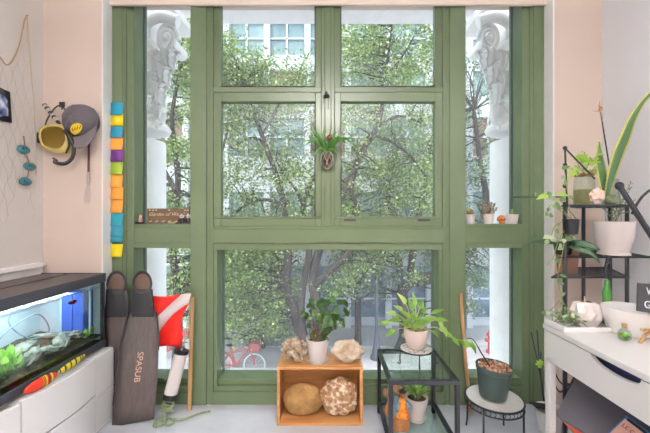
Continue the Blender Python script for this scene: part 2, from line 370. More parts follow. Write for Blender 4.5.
for i, (y, c) in enumerate(notes):
    m = mat('sticky_'+str(i), c, .8)
    b = B(); w = .084; h = .081; x0 = X_(111.6, YW)-.004+rnd(-.002, .002); z1 = Z_(y, YW); t = .001*(i % 3)
    vs = []; n = 5
    for r in range(n+1):
        for q in (0, 1):
            lift = .002+t+(.007*(r/n)**2.2 if r else 0)
            vs.append((x0+q*w+.001*r*math.sin(i*2.), 2.0935-lift-.003*q*(r/n), z1-h*r/n))
    fs = [(2*r, 2*r+1, 2*r+3, 2*r+2) for r in range(n)]
    b.add(vs, fs)
    o = put('sticky_note', b, m, loc=(x0+w/2, 2.0935, z1-h/2), label=desc[i], cat='sticky note', group='sticky notes down the left window jamb')
    md = o.modifiers.new('s', 'SOLIDIFY'); md.thickness = .0006
# ------------------------------------------------------------------ left wall: net, garland, photo
def WL(px, py):      # point on the left wall
    Y = (XL+.006)*F/(px-CX); return V((XL+.006, Y, EYE-(py-CY)/F*Y))
def poly_interp(pts, y):
    for (a, b_) in zip(pts, pts[1:]):
        if a[0] <= y <= b_[0]: return a[1]+(b_[1]-a[1])*(y-a[0])/(b_[0]-a[0])
    return pts[-1][1]
apex = WL(27, 16); hangL = WL(-34, -30)
net = thing('fishing_net', WL(20, 120), 'beige jute fishing net draped in peaks on the left wall', 'fishing net')
edge = [WL(-34, 18), WL(-20, 40), WL(-8, 50), WL(0, 57), WL(7, 65), WL(14, 58), WL(20, 42), WL(24, 22), apex]
re_ = [apex, WL(29, 40), WL(31, 70), WL(34, 110), WL(36, 145), WL(36, 175)]
b = B(); b.tube(spline(edge, 4), .0036, 6)
put('top_rope', b, M['net'], net)
b = B(); b.tube(spline(re_, 4), .003, 6); put('side_rope', b, M['netpale'], net)
b = B(); b.tube([apex+V((-.006, 0, .002)), apex+V((.008, 0, .004))], .003, 8); put('nail', b, M['net'], net)
# mesh threads on the wall plane
def top_z(Y):
    e = spline(edge, 6)
    best = min(e, key=lambda p: abs(p.y-Y)); return best.z
ymax = apex.y; b = B()
def rightlim(z):
    e = spline(re_, 6); return min(e, key=lambda p: abs(p.z-z)).y
step = .055
for dirn in (1, -1):
    for k in range(-60, 60):
        pts = []
        for j in range(0, 90):
            z = 2.4-j*.02
            y = 1.30+k*step+dirn*(j*.02)*.33+.006*math.sin(j*.9+k)
            ok = y < rightlim(z)-.0 and y > 1.28 and z < top_z(y) and z > 1.25+.1*math.sin(y*31)
            if ok: pts.append(V((XL+.005+.002*math.sin(j+k), y, z)))
            else:
                if len(pts) > 1: b.tube(pts, .0009, 3, caps=False)
                pts = []
        if len(pts) > 1: b.tube(pts, .0009, 3, caps=False)
put('mesh', b, M['netpale'], net)
gar = thing('shell_garland', WL(23, 140), 'three teal glazed fish strung on twine on the net', 'hanging ornament')
b = B(); b.tube([WL(22, 136)+V((.01, 0, 0)), WL(23, 150)+V((.012, 0, 0)), WL(28, 166)+V((.012, 0, 0)), WL(24, 182)+V((.012, 0, 0))], .003, 6); put('twine', b, M['twine'], gar)
for (px, py) in ((22.5, 149.5), (29, 166.5), (24.5, 181.5)):
    c = WL(px, py)+V((.004, 0, 0)); bb = B(); bb.blob(c, .018, .036, .024, .08, 2, seed=px)
    bb.leaf(c+V((0, .03, 0)), (0.1, 1, .4), (1, 0, 0), .022, .018).leaf(c+V((0, .03, 0)), (0.1, 1, -.5), (1, 0, 0), .02, .016)
    f = put('bead_fish', bb, M['teal'], gar)
    put('eye', B().blob(c+V((.016, -.018, .002)), .004, .006, .006, 0, nu=10, nv=6), M['blackp'], f)
pic = thing('photo_print', WL(5, 106), 'dark photo print pinned on the net at the left edge', 'photo')
cs = [WL(-9, 84), WL(9, 92), WL(11, 123), WL(-9, 119)]
put('print', B().prism([c+V((.004, 0, 0)) for c in cs], (.002, 0, 0)), M['photo_dark'], pic, smooth=False)
cs2 = [WL(-6, 93), WL(2, 95), WL(6, 100), WL(7, 110), WL(7, 116), WL(-6, 117)]
put('picture_figure', B().prism([c+V((.0065, 0, 0)) for c in cs2], (.0006, 0, 0)), M['photo_pic'], pic, smooth=False)
# ------------------------------------------------------------------ hanging gear on the facing wall
YH = YF
def W(px, py, d=0): return P(px, py, YH-d)
hk = thing('wall_hook', W(62, 107), 'small black wall hook above the yellow diving mask', 'hook')
put('plate', B().box(W(59.5, 102, .001), W(64.5, 107, .006)), M['blackp'], hk, bev=.002)
put('prong', B().tube(spline([W(62, 106, .004), W(62, 109, .03), W(62, 108, .05), W(62, 104, .055)], 4), .004, 8), M['blackp'], hk)
mk = thing('diving_mask', W(56, 140), 'yellow silicone diving mask with black strap hanging from hook', 'diving mask')
c = W(55, 138, .045)
b = B(); out = []
prof = [(-15, 0), (-14, 8), (-8, 12), (2, 13), (10, 11), (14, 4), (14, -5), (9, -12), (2, -13), (-5, -12), (-12, -8)]
def shell(b, k0, k1, d0, d1):
    n = 44; vs = []
    sp = spline([V((x, 0, z)) for x, z in prof]+[V((-15, 0, 0))], 4)
    n = len(sp)-1
    for i in range(n):
        p = sp[i]
        vs.append(c+V((p.x*k0*.0066, d0, p.z*k0*.0066))); vs.append(c+V((p.x*k1*.0066, d1, p.z*k1*.0066)))
    fs = [(2*i, (2*i+2) % (2*n), (2*i+3) % (2*n), 2*i+1) for i in range(n)]
    b.add(vs, fs); return b
shell(b, 1, 1.0, .0, .04); shell(b, 1.0, .8, 0, -.02); shell(b, .8, .72, -.02, -.012)
put('skirt', b, M['silicone'], mk)
b = B(); sp = spline([V((x, 0, z)) for x, z in prof]+[V((-15, 0, 0))], 4); b.add([c+V((p.x*.74*.0066, -.014, p.z*.74*.0066)) for p in sp[:-1]], [tuple(range(len(sp)-1))])
put('lens', b, glassmat('yellow_lens', 'e8dca0', .08, haze=.6, hazecol='e6da98'), mk, smooth=False)
b = B(); b.tube(spline([W(62, 127, .05), W(67, 134, .06), W(69, 145, .055), W(66, 153, .05)], 5), .006, 8).box(c+V((-.098, -.012, -.03)), c+V((-.082, .01, .03)))
b.tube(spline([W(44, 132, .04), W(47, 120, .03), W(55, 108, .05), W(62, 106, .055), W(68, 118, .05), W(66, 130, .04)], 4), .004, 6)
put('strap', b, M['blackp'], mk)
sn = thing('snorkel', W(60, 130), 'black snorkel with striped clear top beside the yellow mask', 'snorkel')
path = spline([W(44.5, 105, .02), W(52, 114.5, .03), W(61, 126, .04), W(70, 138, .075), W(74, 148, .075), W(72, 158, .07), W(65, 163.5, .065), W(57, 163, .06)], 5)
put('tube', B().tube(path[8:], .0105, 12), M['rubber'], sn)
put('clear_top', B().tube(path[:9], .0115, 12), mat('frosted_tube', 'c9c2bb', .3), sn, label='pale striped top')
b = B()
for t in (0, 2, 4, 6): b.tube([path[t], path[t].lerp(path[t+1], .55)], .013, 12)
put('band', b, M['blackp'], sn)
b = B(); b.blob(W(55.5, 161.5, .06), .014, .01, .016, .1, nu=14, nv=8).tube([W(53, 158, .06), W(56, 160, .06)], .006, 8); put('mouthpiece', b, M['rubber'], sn)
# cap
cap = thing('baseball_cap', W(86, 128), 'grey baseball cap with yellow flame patch hanging on the wall', 'cap')
cc = W(83, 122, .012); R0 = Matrix.Rotation(math.radians(-20), 4, 'Y')
def capP(u, v_, r=1.0):   # u around, v 0 rim..1 top; dome bulging to the room
    a = u*2*PI; rr = math.cos(v_*PI/2)
    x = math.cos(a)*rr*.104; z = math.sin(a)*rr*.104; y = -math.sin(v_*PI/2)*.10
    return cc + (R0 @ V((x*r, y*r, z*r)))
n, mvv = 36, 10; vs = []; fs = []
for j in range(mvv+1):
    for i in range(n): vs.append(capP(i/n, j/mvv*.995, 1+.03*noise.noise(V((i*.35, j*.4, 1)))))
for j in range(mvv):
    for i in range(n): fs.append((j*n+i, j*n+(i+1) % n, (j+1)*n+(i+1) % n, (j+1)*n+i))
crown = put('crown', B().add(vs, fs), M['capdark'], cap)
b = B()
for u in (0, 1/6, 2/6, 3/6, 4/6, 5/6): b.tube([capP(u+.08, j/10, 1.012) for j in range(11)], .0014, 5)
b.blob(capP(0, 1, 1.02), .008, .005, .008, 0, nu=12, nv=6)
put('seam', b, M['cap'], crown)
vs = []; fs = []; nu_, nv_ = 14, 7
for j in range(nv_+1):
    for i in range(nu_+1):
        a = math.radians(-165+150*i/nu_); k = j/nv_
        rr = math.sin(math.radians(180*i/nu_))
        x = math.cos(a)*.104*(1-.06*k); z = math.sin(a)*.104-.085*k*rr**.45
        y = -.015-.045*rr-.028*k*(.4+.6*rr)
        vs.append(cc+(R0 @ V((x, y, z))))
for j in range(nv_):
    for i in range(nu_): fs.append((j*(nu_+1)+i, j*(nu_+1)+i+1, (j+1)*(nu_+1)+i+1, (j+1)*(nu_+1)+i))
o = put('brim', B().add(vs, fs), M['cap'], cap); md = o.modifiers.new('s', 'SOLIDIFY'); md.thickness = .004
pc = capP(.74, .33, 1.03); b = B()
def crownpt(dx, dz, k=1.035):
    p = V((dx, 0, dz)); q = math.hypot(p.x/.112, p.z/.104); q = min(q, .98); y = -math.sqrt(1-q*q)*.10
    return cc+(R0 @ V((dx*k, y*k-.001, dz*k)))
ring = [(-.004+.040*math.cos(a), -.062+.020*math.sin(a)+.008*math.cos(a)) for a in [2*PI*i/20 for i in range(20)]]
b.add([crownpt(-.004, -.058, 1.045)]+[crownpt(x, z) for x, z in ring], [(0, i+1, (i+1) % 20+1) for i in range(20)]); put('patch', b, M['yellow'], cap)
b = B()
for k in range(4):
    x = -.03+k*.013; b.add([crownpt(x, -.068, 1.05), crownpt(x+.012, -.066, 1.05), crownpt(x+.016+.004*k, -.050, 1.05)], [(0, 1, 2)])
put('flame_mark', b, mat('flame_dark', 'a3351c', .7), cap)
wk = thing('back_scratcher', W(88.5, 175), 'steel wire whisk with maroon handle hanging below the cap', 'utensil')
put('handle', B().tube([W(89, 140, .01), W(88.5, 178, .012)], .0062, 10), M['maroon'], wk)
put('ferrule', B().tube([W(88.5, 172, .012), W(88, 184, .012)], .0075, 10), M['steel'], wk)
b = B()
for k in range(4):
    dx = (k-1.5)*1.5; b.tube(spline([W(88, 183, .012), W(87.6+dx*1.0, 191, .012+.004*(k % 2)), W(87.2+dx*1.1, 200, .014), W(87+dx*1.0, 203, .022)], 4), .0013, 5)
put('wire', b, M['steel'], wk)
# ------------------------------------------------------------------ aquarium and its cabinet
AX, AB, A0, A1 = -1.325, -1.70, 1.20, 1.955
def zr(y, Y): return Z_(y, Y)
tank = thing('aquarium', ((AX+AB)/2, (A0+A1)/2, .435), 'lit rectangular fish tank with dark brown hood on white cabinet', 'aquarium')
hb = B().box((AB, A0, .822), (AX+.004, A1, .862))
hd = put('hood', hb, M['hood'], tank, bev=.006)
put('hood_hinge', B().box((AB+.17, A0+.01, .8618), (AB+.178, A1-.01, .8655)), M['hoodtrim'], hd)
put('rim', B().box((AX-.004, A0-.002, .815), (AX+.008, A1+.004, .866)).box((AB, A1-.004, .815), (AX+.006, A1+.006, .866)), M['hoodtrim'], tank, bev=.003)
put('base_trim', B().box((AX-.006, A0, .435), (AX+.008, A1+.004, .475)).box((AB, A1-.006, .435), (AX, A1+.006, .475)).box((AB, A0, .435), (AX-.006, A1-.006, .441)), M['hoodtrim'], tank, bev=.003)
put('front_glass', B().box((AX-.004, A0, .475), (AX, A1, .815)), M['clear'], tank, smooth=False)
put('end_glass', B().box((AB, A1-.002, .475), (AX-.004, A1+.002, .815)), M['clear'], tank, smooth=False)
put('backdrop', B().box((AB, A0, .475), (AB+.004, A1-.004, .815)).box((AB+.004, A1-.01, .475), (AX-.02, A1-.006, .815)), M['tankback'], tank, smooth=False)
put('corner_seal', B().box((AX-.008, A1-.010, .475), (AX+.001, A1+.003, .815)), M['hoodtrim'], tank)
# gravel bed
b = B(); n, m_ = 20, 10; vs = []; fs = []
for i in range(n+1):
    for j in range(m_+1):
        x = AB+.006+(AX-.008-AB-.006)*j/m_; y = A0+(A1-.012-A0)*i/n
        vs.append((x, y, .500+.022*(1-j/m_)+.012*noise.noise(V((x*12, y*12, 0)))))
for i in range(n):
    for j in range(m_): a = i*(m_+1)+j; fs.append((a, a+1, a+m_+2, a+m_+1))
gv = put('gravel_bed', b.add(vs, fs), M['gravel'], tank); gv['kind'] = 'stuff'
wv = B(); vs = []; fs = []
for i in range(25):
    for j in range(9):
        x = AB+.006+(AX-.006-AB-.006)*j/8; y = A0+.004+(A1-.014-A0)*i/24
        vs.append((x, y, .785+.003*noise.noise(V((x*30, y*30, 0)))))
for i in range(24):
    for j in range(8): a = i*9+j; fs.append((a, a+1, a+10, a+9))
put('water', wv.add(vs, fs), M['water'], tank)
put('filter_box', B().box((-1.50, A1-.10, .555), (-1.375, A1-.02, .775)).box((-1.445, A1-.105, .555), (-1.435, A1-.015, .775)), M['bluefilter'], tank, bev=.006)
put('filter_pipe', B().tube([(-1.53, A1-.06, .50), (-1.53, A1-.06, .80)], .009, 10), mat('pale_pipe', 'c9d6ea', .3), tank)
put('filter_pipe', B().tube([(-1.36, A1-.07, .53), (-1.36, A1-.07, .80)], .006, 10), mat('pale_pipe', 'c9d6ea', .3), tank)
put('air_hose', B().tube(spline([(-1.5, 1.6, .80), (-1.5, 1.55, .7), (-1.46, 1.62, .6), (-1.42, 1.68, .62), (-1.43, 1.62, .72), (-1.48, 1.5, .66), (-1.48, 1.47, .56)], 6), .003, 6), mat('hose_grey', '7f93ad', .3), tank)
sl = [(1.88, -1.42, .55, .045, 12), (1.80, -1.40, .545, .05, -10), (1.72, -1.39, .55, .05, 20), (1.64, -1.385, .54, .045, -5), (1.56, -1.40, .545, .05, 15), (1.74, -1.47, .57, .05, -18), (1.60, -1.47, .565, .05, 10)]
for i, (y, x, z, r, a) in enumerate(sl):
    put('slate', B().blob((x, y, z), .035, r*1.35, .016, .28, 3, nu=22, nv=12, seed=i, M4=Matrix.Rotation(math.radians(a), 4, 'X')@Matrix.Rotation(math.radians(a*2), 4, 'Z')), M['slate'], tank)
def tuft(name, x, y, z, n, L, W_, m, spread=.5, parent=None):
    b = B()
    for k in range(n):
        a = rnd(0, 2*PI); t = rnd(.1, spread)
        bx = V((x+rnd(-.02, .02), y+rnd(-.03, .03), z+rnd(0, L*.9)))
        b.leaf(bx, (math.cos(a)*t, math.sin(a)*t, 1-t*.6), (math.cos(a), math.sin(a), .4), L*rnd(.5, 1), W_*rnd(.7, 1.2), rnd(.1, .5), 4)
    return put(name, b, m, parent)
for (x, y, n_, L) in ((-1.40, 1.40, 46, .085), (-1.42, 1.46, 40, .075), (-1.39, 1.34, 34, .09), (-1.44, 1.29, 30, .1), (-1.40, 1.92, 46, .045), (-1.37, 1.87, 34, .04), (-1.50, 1.50, 26, .06)):
    tuft('water_plant', x, y, .51, n_, L, L*.34, L_aqua, .9, tank)
b = B().blob((-1.40, 1.80, .735), .008, .022, .013, .02, nu=14, nv=8).leaf((-1.40, 1.78, .735), (0, -1, .2), (1, 0, 0), .02, .022)
put('tank_lamp', B().box((-1.60, A0+.05, .80), (-1.40, A1-.06, .818)), M['white_plastic'], tank)
fish = thing('fish', (-1.385, 1.79, .735), 'small dark red fish swimming near the blue filter', 'fish')
b = B().blob((-1.385, 1.80, .735), .007, .020, .012, .02, nu=14, nv=8).leaf((-1.385, 1.785, .735), (0, -1, .1), (1, 0, 0), .022, .024)
put('body', b, mat('red_fish', 'a02a3c', .4), fish)
li = bpy.data.lights.new('aquarium_lamp', 'AREA'); li.shape = 'RECTANGLE'; li.size = .16; li.size_y = .6; li.energy = 6; li.color = (.86, .93, 1)
lo = bpy.data.objects.new('aquarium_lamp', li); COL.objects.link(lo); lo.location = (-1.50, 1.55, .797); lo.parent = tank; lo.location -= tank.location
# cabinet, bowed front
cab = thing('aquarium_cabinet', (-1.5, 1.6, 0), 'white glossy bow-fronted cabinet under the fish tank', 'cabinet')
put('body', B().box((AB, A0-.05, 0), (AX-.02, 1.975, .42)).box((AX-.02, 1.80, .0), (-1.285, 1.975, .42)), M['white_plastic'], cab, bev=.003)
def bow(Y): return -1.318+.078*max(0, 1-((Y-1.62)/.36)**2)
def bowslab(y0, y1, z0, z1, t=.02, off=0):
    n = 20; vs = []; fs = []
    for i in range(n+1):
        y = y0+(y1-y0)*i/n; x = bow(y)+off
        vs += [(x, y, z0), (x, y, z1), (x-t, y, z1), (x-t, y, z0)]
    for i in range(n):
        a = i*4
        for q in range(4): fs.append((a+q, a+(q+1) % 4, a+4+(q+1) % 4, a+4+q))
    fs += [(0, 3, 2, 1), (n*4, n*4+1, n*4+2, n*4+3)]
    return B().add(vs, fs)
put('drawer_front', bowslab(1.378, 1.79, .238, .432), M['white_lacquer'], cab, bev=.003, ang=50)
put('drawer_front', bowslab(1.378, 1.79, .03, .231), M['white_lacquer'], cab, bev=.003, ang=50)
put('side_front', bowslab(1.15, 1.373, .03, .42), M['white_lacquer'], cab, bev=.003, ang=50)
n = 16; poly = [(bow(1.378+.412*i/n)-.021, 1.378+.412*i/n, .405) for i in range(n+1)]+[(AX-.02, 1.79, .405), (AX-.02, 1.378, .405)]
put('ledge', B().prism(poly, (0, 0, .012)), M['white_plastic'], cab, smooth=False)
put('end_drawer', B().box((-1.30, 1.80, .20), (-1.278, 1.97, .41)).box((-1.30, 1.80, .02), (-1.278, 1.97, .192)), M['white_lacquer'], cab, bev=.003)
# toys on the ledge
def toy_fish(name, pts, rad, m, label, stripes, tail):
    root = thing(name, pts[0], label, 'toy')
    sp = spline(pts, 6); n_ = len(sp)
    prof = [max(.15, math.sin(PI*(.06+.9*i/(n_-1)))**.7)*rad for i in range(n_)]
    vs = []; fs = []; N = 12
    for i, p in enumerate(sp):
        for k in range(N):
            a = 2*PI*k/N; vs.append(p+V((math.cos(a)*prof[i]*.45, 0, math.sin(a)*prof[i])))
    for i in range(n_-1):
        for k in range(N): fs.append((i*N+k, i*N+(k+1) % N, (i+1)*N+(k+1) % N, (i+1)*N+k))
    fs += [tuple(range(N)), tuple((n_-1)*N+k for k in range(N))[::-1]]
    body = put('body', B().add(vs, fs), m, root)
    for (t, w, mm) in stripes:
        i = int(t*(n_-1)); bb = B()
        p = sp[i]; r = prof[i]*1.06; vs = []
        for q in (-w/2, w/2):
            for k in range(N): a = 2*PI*k/N; vs.append(p+V((math.cos(a)*r*.47, q, math.sin(a)*r)))
        bb.add(vs, [(k, (k+1) % N, N+(k+1) % N, N+k) for k in range(N)]); put('stripe', bb, mm, root)
    return root
zt = .456
t1 = toy_fish('toy_fish', [(-1.288, 1.40, zt), (-1.275, 1.47, zt+.004), (-1.27, 1.545, zt+.006)], .026, M['orange'] if 0 else mat('toy_red', 'd8361e', .4), 'red toy fish with yellow and black bars on the cabinet ledge', [(.5, .008, M['yellow']), (.58, .006, M['blackp']), (.66, .008, M['yellow']), (.74, .006, M['blackp']), (.82, .008, M['yellow'])], 0)
t2 = toy_fish('toy_snake', [(-1.272, 1.555, zt+.008), (-1.278, 1.65, zt+.008), (-1.288, 1.75, zt+.01)], .017, M['yellow'], 'yellow toy snake with black spots next to the red toy fish', [(.15, .008, M['blackp']), (.3, .01, M['blackp']), (.45, .008, M['blackp']), (.6, .01, M['blackp']), (.75, .008, M['blackp']), (.88, .008, M['blackp'])], 0)
# ------------------------------------------------------------------ freediving fins
def fin(label, px0, root, Ybase, Ytop, prof_blade, pocket, text, lean_back=0):
    """outline in picture units on a leaning plane"""
    r = thing('swim_fin', root, label, 'fin', 'long diving fins by the window')
    ytop, ybot = 270, prof_blade[-1][0]
    def Q(px, py, d=0):
        t = (py-ytop)/(427-ytop); Y = Ytop+(Ybase-Ytop)*t-d; return P(px, py, Y)
    vs = []; fs = []; n_ = len(prof_blade); SL = 8 if text else 0
    for (y, x0, x1) in prof_blade:
        for k in range(5): vs.append(Q(x0+(x1-x0)*k/4, y+(1-k/4)*SL*max(0, (y-390)/29), .004*math.sin(PI*k/4)))
    N = 5
    for i in range(n_-1):
        for k in range(4): fs.append((i*N+k, i*N+k+1, (i+1)*N+k+1, (i+1)*N+k))
    o = put('blade', B().add(vs, fs), M['blade'], r); md = o.modifiers.new('s', 'SOLIDIFY'); md.thickness = .006; md.offset = 0
    for side in (1, 2):
        pts = [Q(row[side], row[0], .004) for row in prof_blade[:-1]]
        m_ = int(len(pts)*.62)
        put('side_rail', B().tube(pts[:max(m_, 2)] if side == 2 else pts, [.006*(1-.5*i/len(pts)) for i in range(len(pts[:max(m_, 2)] if side == 2 else pts))], 8), M['rubber'], r)
    # foot pocket: open-topped shoe hugging the blade plane
    vs = []; fs = []; N = 20; rows = pocket
    allrows = rows; rows = [(289, pocket[2][1]+.3, pocket[2][2]-.3, pocket[3][3]*.9)]+[q for q in rows if q[0] > 290]
    for (y, x0, x1, d) in rows:
        cx_ = (x0+x1)/2; w = (x1-x0)/2
        for k in range(N):
            a = 2*PI*k/N
            vs.append(Q(cx_+w*math.cos(a), y, .006+d*(.5-.5*math.sin(a))))
    for i in range(len(rows)-1):
        for k in range(N): fs.append((i*N+k, i*N+(k+1) % N, (i+1)*N+(k+1) % N, (i+1)*N+k))
    fs.append(tuple((len(rows)-1)*N+k for k in range(N)))
    fs.append(tuple(range(N))[::-1])
    put('foot_pocket', B().add(vs, fs), M['rubber'], r)
    rows = allrows
    # opening rim, heel cup and inner sole
    (yo0, yo1, xo0, xo1) = (rows[0][0]+1.5, 294, rows[2][1]+1.2, rows[2][2]-1.2)
    dd = rows[3][3]
    def rg(k_, d0, d1):
        out = []
        for k in range(24):
            a = 2*PI*k/24; py = (yo0+yo1)/2-(yo1-yo0)/2*math.sin(a)*k_; t = (py-yo0)/(yo1-yo0)
            out.append(Q((xo0+xo1)/2+(xo1-xo0)/2*math.cos(a)*k_*(1-.12*(1-t)), py, d0+d1*t))
        return out
    ring = rg(1, .022, dd*.95); r_out = rg(1.08, .002, dd*.2); r_in = rg(.84, .010, .008)
    put('rim', B().tube(ring+[ring[0]], .0065, 8, caps=False), M['rubber'], r)
    vs = r_out+ring+r_in; fs = []
    for q in range(2):
        for k in range(24): fs.append((q*24+k, q*24+(k+1) % 24, (q+1)*24+(k+1) % 24, (q+1)*24+k))
    put('heel_cup', B().add(vs, fs), M['rubber'], r)
    put('insole', B().add([p.copy() for p in r_in], [tuple(range(24))]), mat('insole_brown', '6a554a', .7), r)
    if text:
        b = B(); o_ = Q(138.5, 367, .009); uy = (Q(142.5, 367, .009)-Q(138.5, 367, .009)); ux = (Q(136.2, 385, .009)-Q(140.8, 350, .009))
        text_on(b, 'SPASUB', .050, o_, ux, uy, sx=1.02); put('lettering', b, M['letter'], r)
    return r
bl = [(312, 129, 156), (318, 127, 157), (330, 123.5, 158.2), (350, 119, 158.5), (370, 116.5, 157.8), (390, 114.5, 156.5), (405, 113, 155.2), (416, 112.3, 154.3), (419, 112.1, 153), (424, 112, 136), (426.5, 113, 114.5)]
# blade bottom edge slants: rows bend slightly
def slant(rows):
    return rows
bl = [(312, 129, 156), (318, 127, 157), (330, 123.5, 158.2), (350, 119, 158.5), (370, 116.5, 157.8), (390, 114.5, 156.5), (405, 113, 155.2), (419, 112.1, 154)]
fin('brown long diving fin in front, upright with lettering down its blade', 0, P(133, 422, 1.905), 1.90, 2.02, bl,
    [(270, 137, 148, .004), (273, 133.5, 151, .022), (282, 131, 153, .045), (292, 131.5, 153, .06), (302, 132, 153.5, .05), (312, 130.5, 155, .03), (317, 132, 154, .006)], True)
bl2 = [(312, 105, 129), (318, 104, 130), (335, 104, 131), (355, 105, 131), (375, 106.5, 130), (392, 109, 129), (404, 112, 128)]
fin('rear diving fin half hidden behind the lettered one, beside the tank', 0, P(118, 405, 1.99), 1.97, 2.05, bl2,
    [(270, 111, 122, .004), (273, 108, 125, .02), (282, 106, 127, .032), (292, 106, 128, .04), (302, 105.5, 129, .034), (312, 104.5, 129, .024), (317, 106, 128, .006)], False)
# ------------------------------------------------------------------ dive flag, float tube, sticks
stk = put('wooden_stick', B().tube([P(189.5, 410, 2.045), P(191, 350, 2.062), P(192.5, 297, 2.075)], [.0125, .0125, .012], 10), M['stick'], loc=P(189.5, 410, 2.045), label='plain wooden stick leaning on the frame beside the red flag', cat='stick', group='wooden sticks leaning on the window frame')
fl = thing('dive_flag', P(175, 345, 2.03), 'red diver down flag with white diagonal stripe on thin rod', 'flag')
top = [(151, 295.5), (162, 295), (172, 296.5), (182, 295.5), (191.5, 294.5)]
rr = [(191.5, 294.5), (189, 305), (182.5, 316), (181.5, 326), (183, 337), (180, 347)]
nU, nV = 22, 22; vs = []; fs = []
def edgeR(v):
    t = v*5; i = min(4, int(t)); f_ = t-i; return (rr[i][0]+(rr[i+1][0]-rr[i][0])*f_, rr[i][1]+(rr[i+1][1]-rr[i][1])*f_)
def flagpt(u, v, off=0):
    x1, y1 = edgeR(v); x0, y0 = 150+1.5*v+.5, 295.5+(347-295.5)*v
    x = x0+(x1-x0)*u; y = y0+(y1-y0)*u+1.2*math.sin(u*5+v*2)
    return P(x, y, 2.03-.012*math.sin(u*7+v*3)-off)
for j in range(nV+1):
    for i in range(nU+1): vs.append(flagpt(i/nU, j/nV))
for j in range(nV):
    for i in range(nU): a = j*(nU+1)+i; fs.append((a, a+1, a+nU+2, a+nU+1))
o = put('cloth', B().add(vs, fs), M['red'], fl); md = o.modifiers.new('s', 'SOLIDIFY'); md.thickness = .001
vs = []; fs = []; n_ = 24
for i in range(n_+1):
    u = .04+.95*i/n_
    vc = .70-.70*u; vs += [flagpt(u, max(.0, vc-.17*(1 if u < .85 else 1-(u-.85)*4)), .004), flagpt(u, vc+.17, .004)]
for i in range(n_): fs.append((2*i, 2*i+1, 2*i+3, 2*i+2))
o = put('stripe', B().add(vs, fs), M['flagwhite'], fl); md = o.modifiers.new('s', 'SOLIDIFY'); md.thickness = .0006
put('rod', B().tube([P(192, 294, 2.02), P(184, 345, 2.005)], .003, 8), M['cord_green'], fl)
ft = thing('float_tube', P(170, 405, 1.95), 'white tubular dive float with black end caps, standing tilted', 'float')
pa, pb = P(181.3, 352, 2.0), P(170.2, 396, 1.965)
ax = (pb-pa)
put('tube', B().tube([pa, pb], .0375, 24), M['pot_white'], ft)
put('end_cap', B().tube([pa-ax*.05, pa+ax*.03], .042, 24), M['blackp'], ft)
put('end_cap', B().tube([pb-ax*.06, pb+ax*.05], .042, 24), M['blackp'], ft)
put('tip', B().tube([pb+ax*.05, pb+ax*.22], [.02, .016], 14).tube([pa-ax*.05, pa-ax*.12], [.02, .012], 12), M['blackp'], ft)
b = B()
for k in range(7):
    t = k/6; c0 = pb+ax*(.06+.28*t); rr_ = .026+.012*t
    b.tube([c0+V((rr_*math.cos(a+k), -.9*rr_*math.sin(a+k)*.6, rr_*.35*math.sin(a))) for a in [i*PI/6 for i in range(13)]], .0052, 6)
g = pb.copy(); g.z = .007
b.tube(spline([pb+ax*.2, V((g.x-.02, g.y-.02, .03)), V((g.x+.0, g.y-.07, .008)), V((g.x-.05, g.y-.09, .008)), V((g.x-.06, g.y-.03, .008)), V((g.x+.0, g.y-.02, .01)), V((g.x+.08, g.y-.03, .008)), V((g.x+.16, g.y+.03, .008)), V((g.x+.22, g.y+.055, .008))], 6), .0058, 7)
b.tube(spline([V((g.x, g.y-.03, .012)), V((g.x-.04, g.y-.06, .02)), V((g.x-.03, g.y-.1, .008))], 6), .0058, 7)
b.tube(spline([V((g.x+.02, g.y-.03, .012)), V((g.x+.05, g.y-.06, .01)), V((g.x+.02, g.y-.08, .008)), V((g.x-.02, g.y-.05, .012))], 6), .0058, 7)
put('green_cord', b, M['cord_green'], ft)
put('wooden_stick', B().tube([P(470.5, 412, 2.03), P(464.5, 350, 2.06), P(460.5, 293, 2.08)], [.0125, .0125, .012], 4), M['stick'], loc=P(470.5, 412, 2.03), label='square wooden stake leaning on the right mullion behind the nursery pot', cat='stick', group='wooden sticks leaning on the window frame')
# ------------------------------------------------------------------ wooden crate with stones
cr = thing('wooden_crate', (-.05, 1.985, 0), 'open pine crate standing on its side below the centre window', 'crate')
C0, C1, CYf, CYb, CH = X_(277, 1.89), X_(363, 1.89), 1.89, 2.085, .338
t = .016
put('side_panel', B().box((C0, CYf, 0), (C0+t, CYb, CH)), M['wood'], cr, bev=.0015)
put('side_panel', B().box((C1-t, CYf, 0), (C1, CYb, CH)), M['wood'], cr, bev=.0015)
put('top_panel', B().box((C0+t, CYf, CH-t), (C1-t, CYb, CH)), M['woodh'], cr, bev=.0015)
put('bottom_panel', B().box((C0+t, CYf, 0), (C1-t, CYb, t)), M['woodh'], cr, bev=.0015)
put('back_panel', B().box((C0+t, CYb-.012, t), (C1-t, CYb, CH-t)), M['woodh'], cr)
def rock(name, px, py, Y, rx, ry, rz, zb, m, label, seed, amp=.15, fr=2.2, sharp=.0, rot=0):
    c = P(px, py, Y); Rm = Matrix.Rotation(rot, 4, 'Y')
    bb = B().blob(c, rx, ry, rz, amp, fr, nu=48, nv=30, seed=seed, M4=Rm, sharp=sharp)
    lo_ = min(v.z for v in bb.v); dz = zb-lo_
    for v in bb.v: v.z += dz
    return put(name, bb, m, loc=(c.x, c.y, zb), label=label, cat='rock')
rock('coral_stone', 302.5, 403, 1.965, .116, .06, .092, t, M['stone_t'], 'smooth tan oval stone lying in the left of the crate', 1, .05, 1.4, .0)
rock('coral_stone', 339.5, 402, 1.965, .108, .06, .110, t, M['stone_c'], 'speckled brown shell rock in the right of the crate', 2, .08, 2, .1)
rock('shell_cluster', 294.5, 355, 1.96, .066, .05, .054, CH, M['stone_sh'], 'rough barnacled brown shell cluster on the crate top, left of the pot', 3, .22, 3, .45)
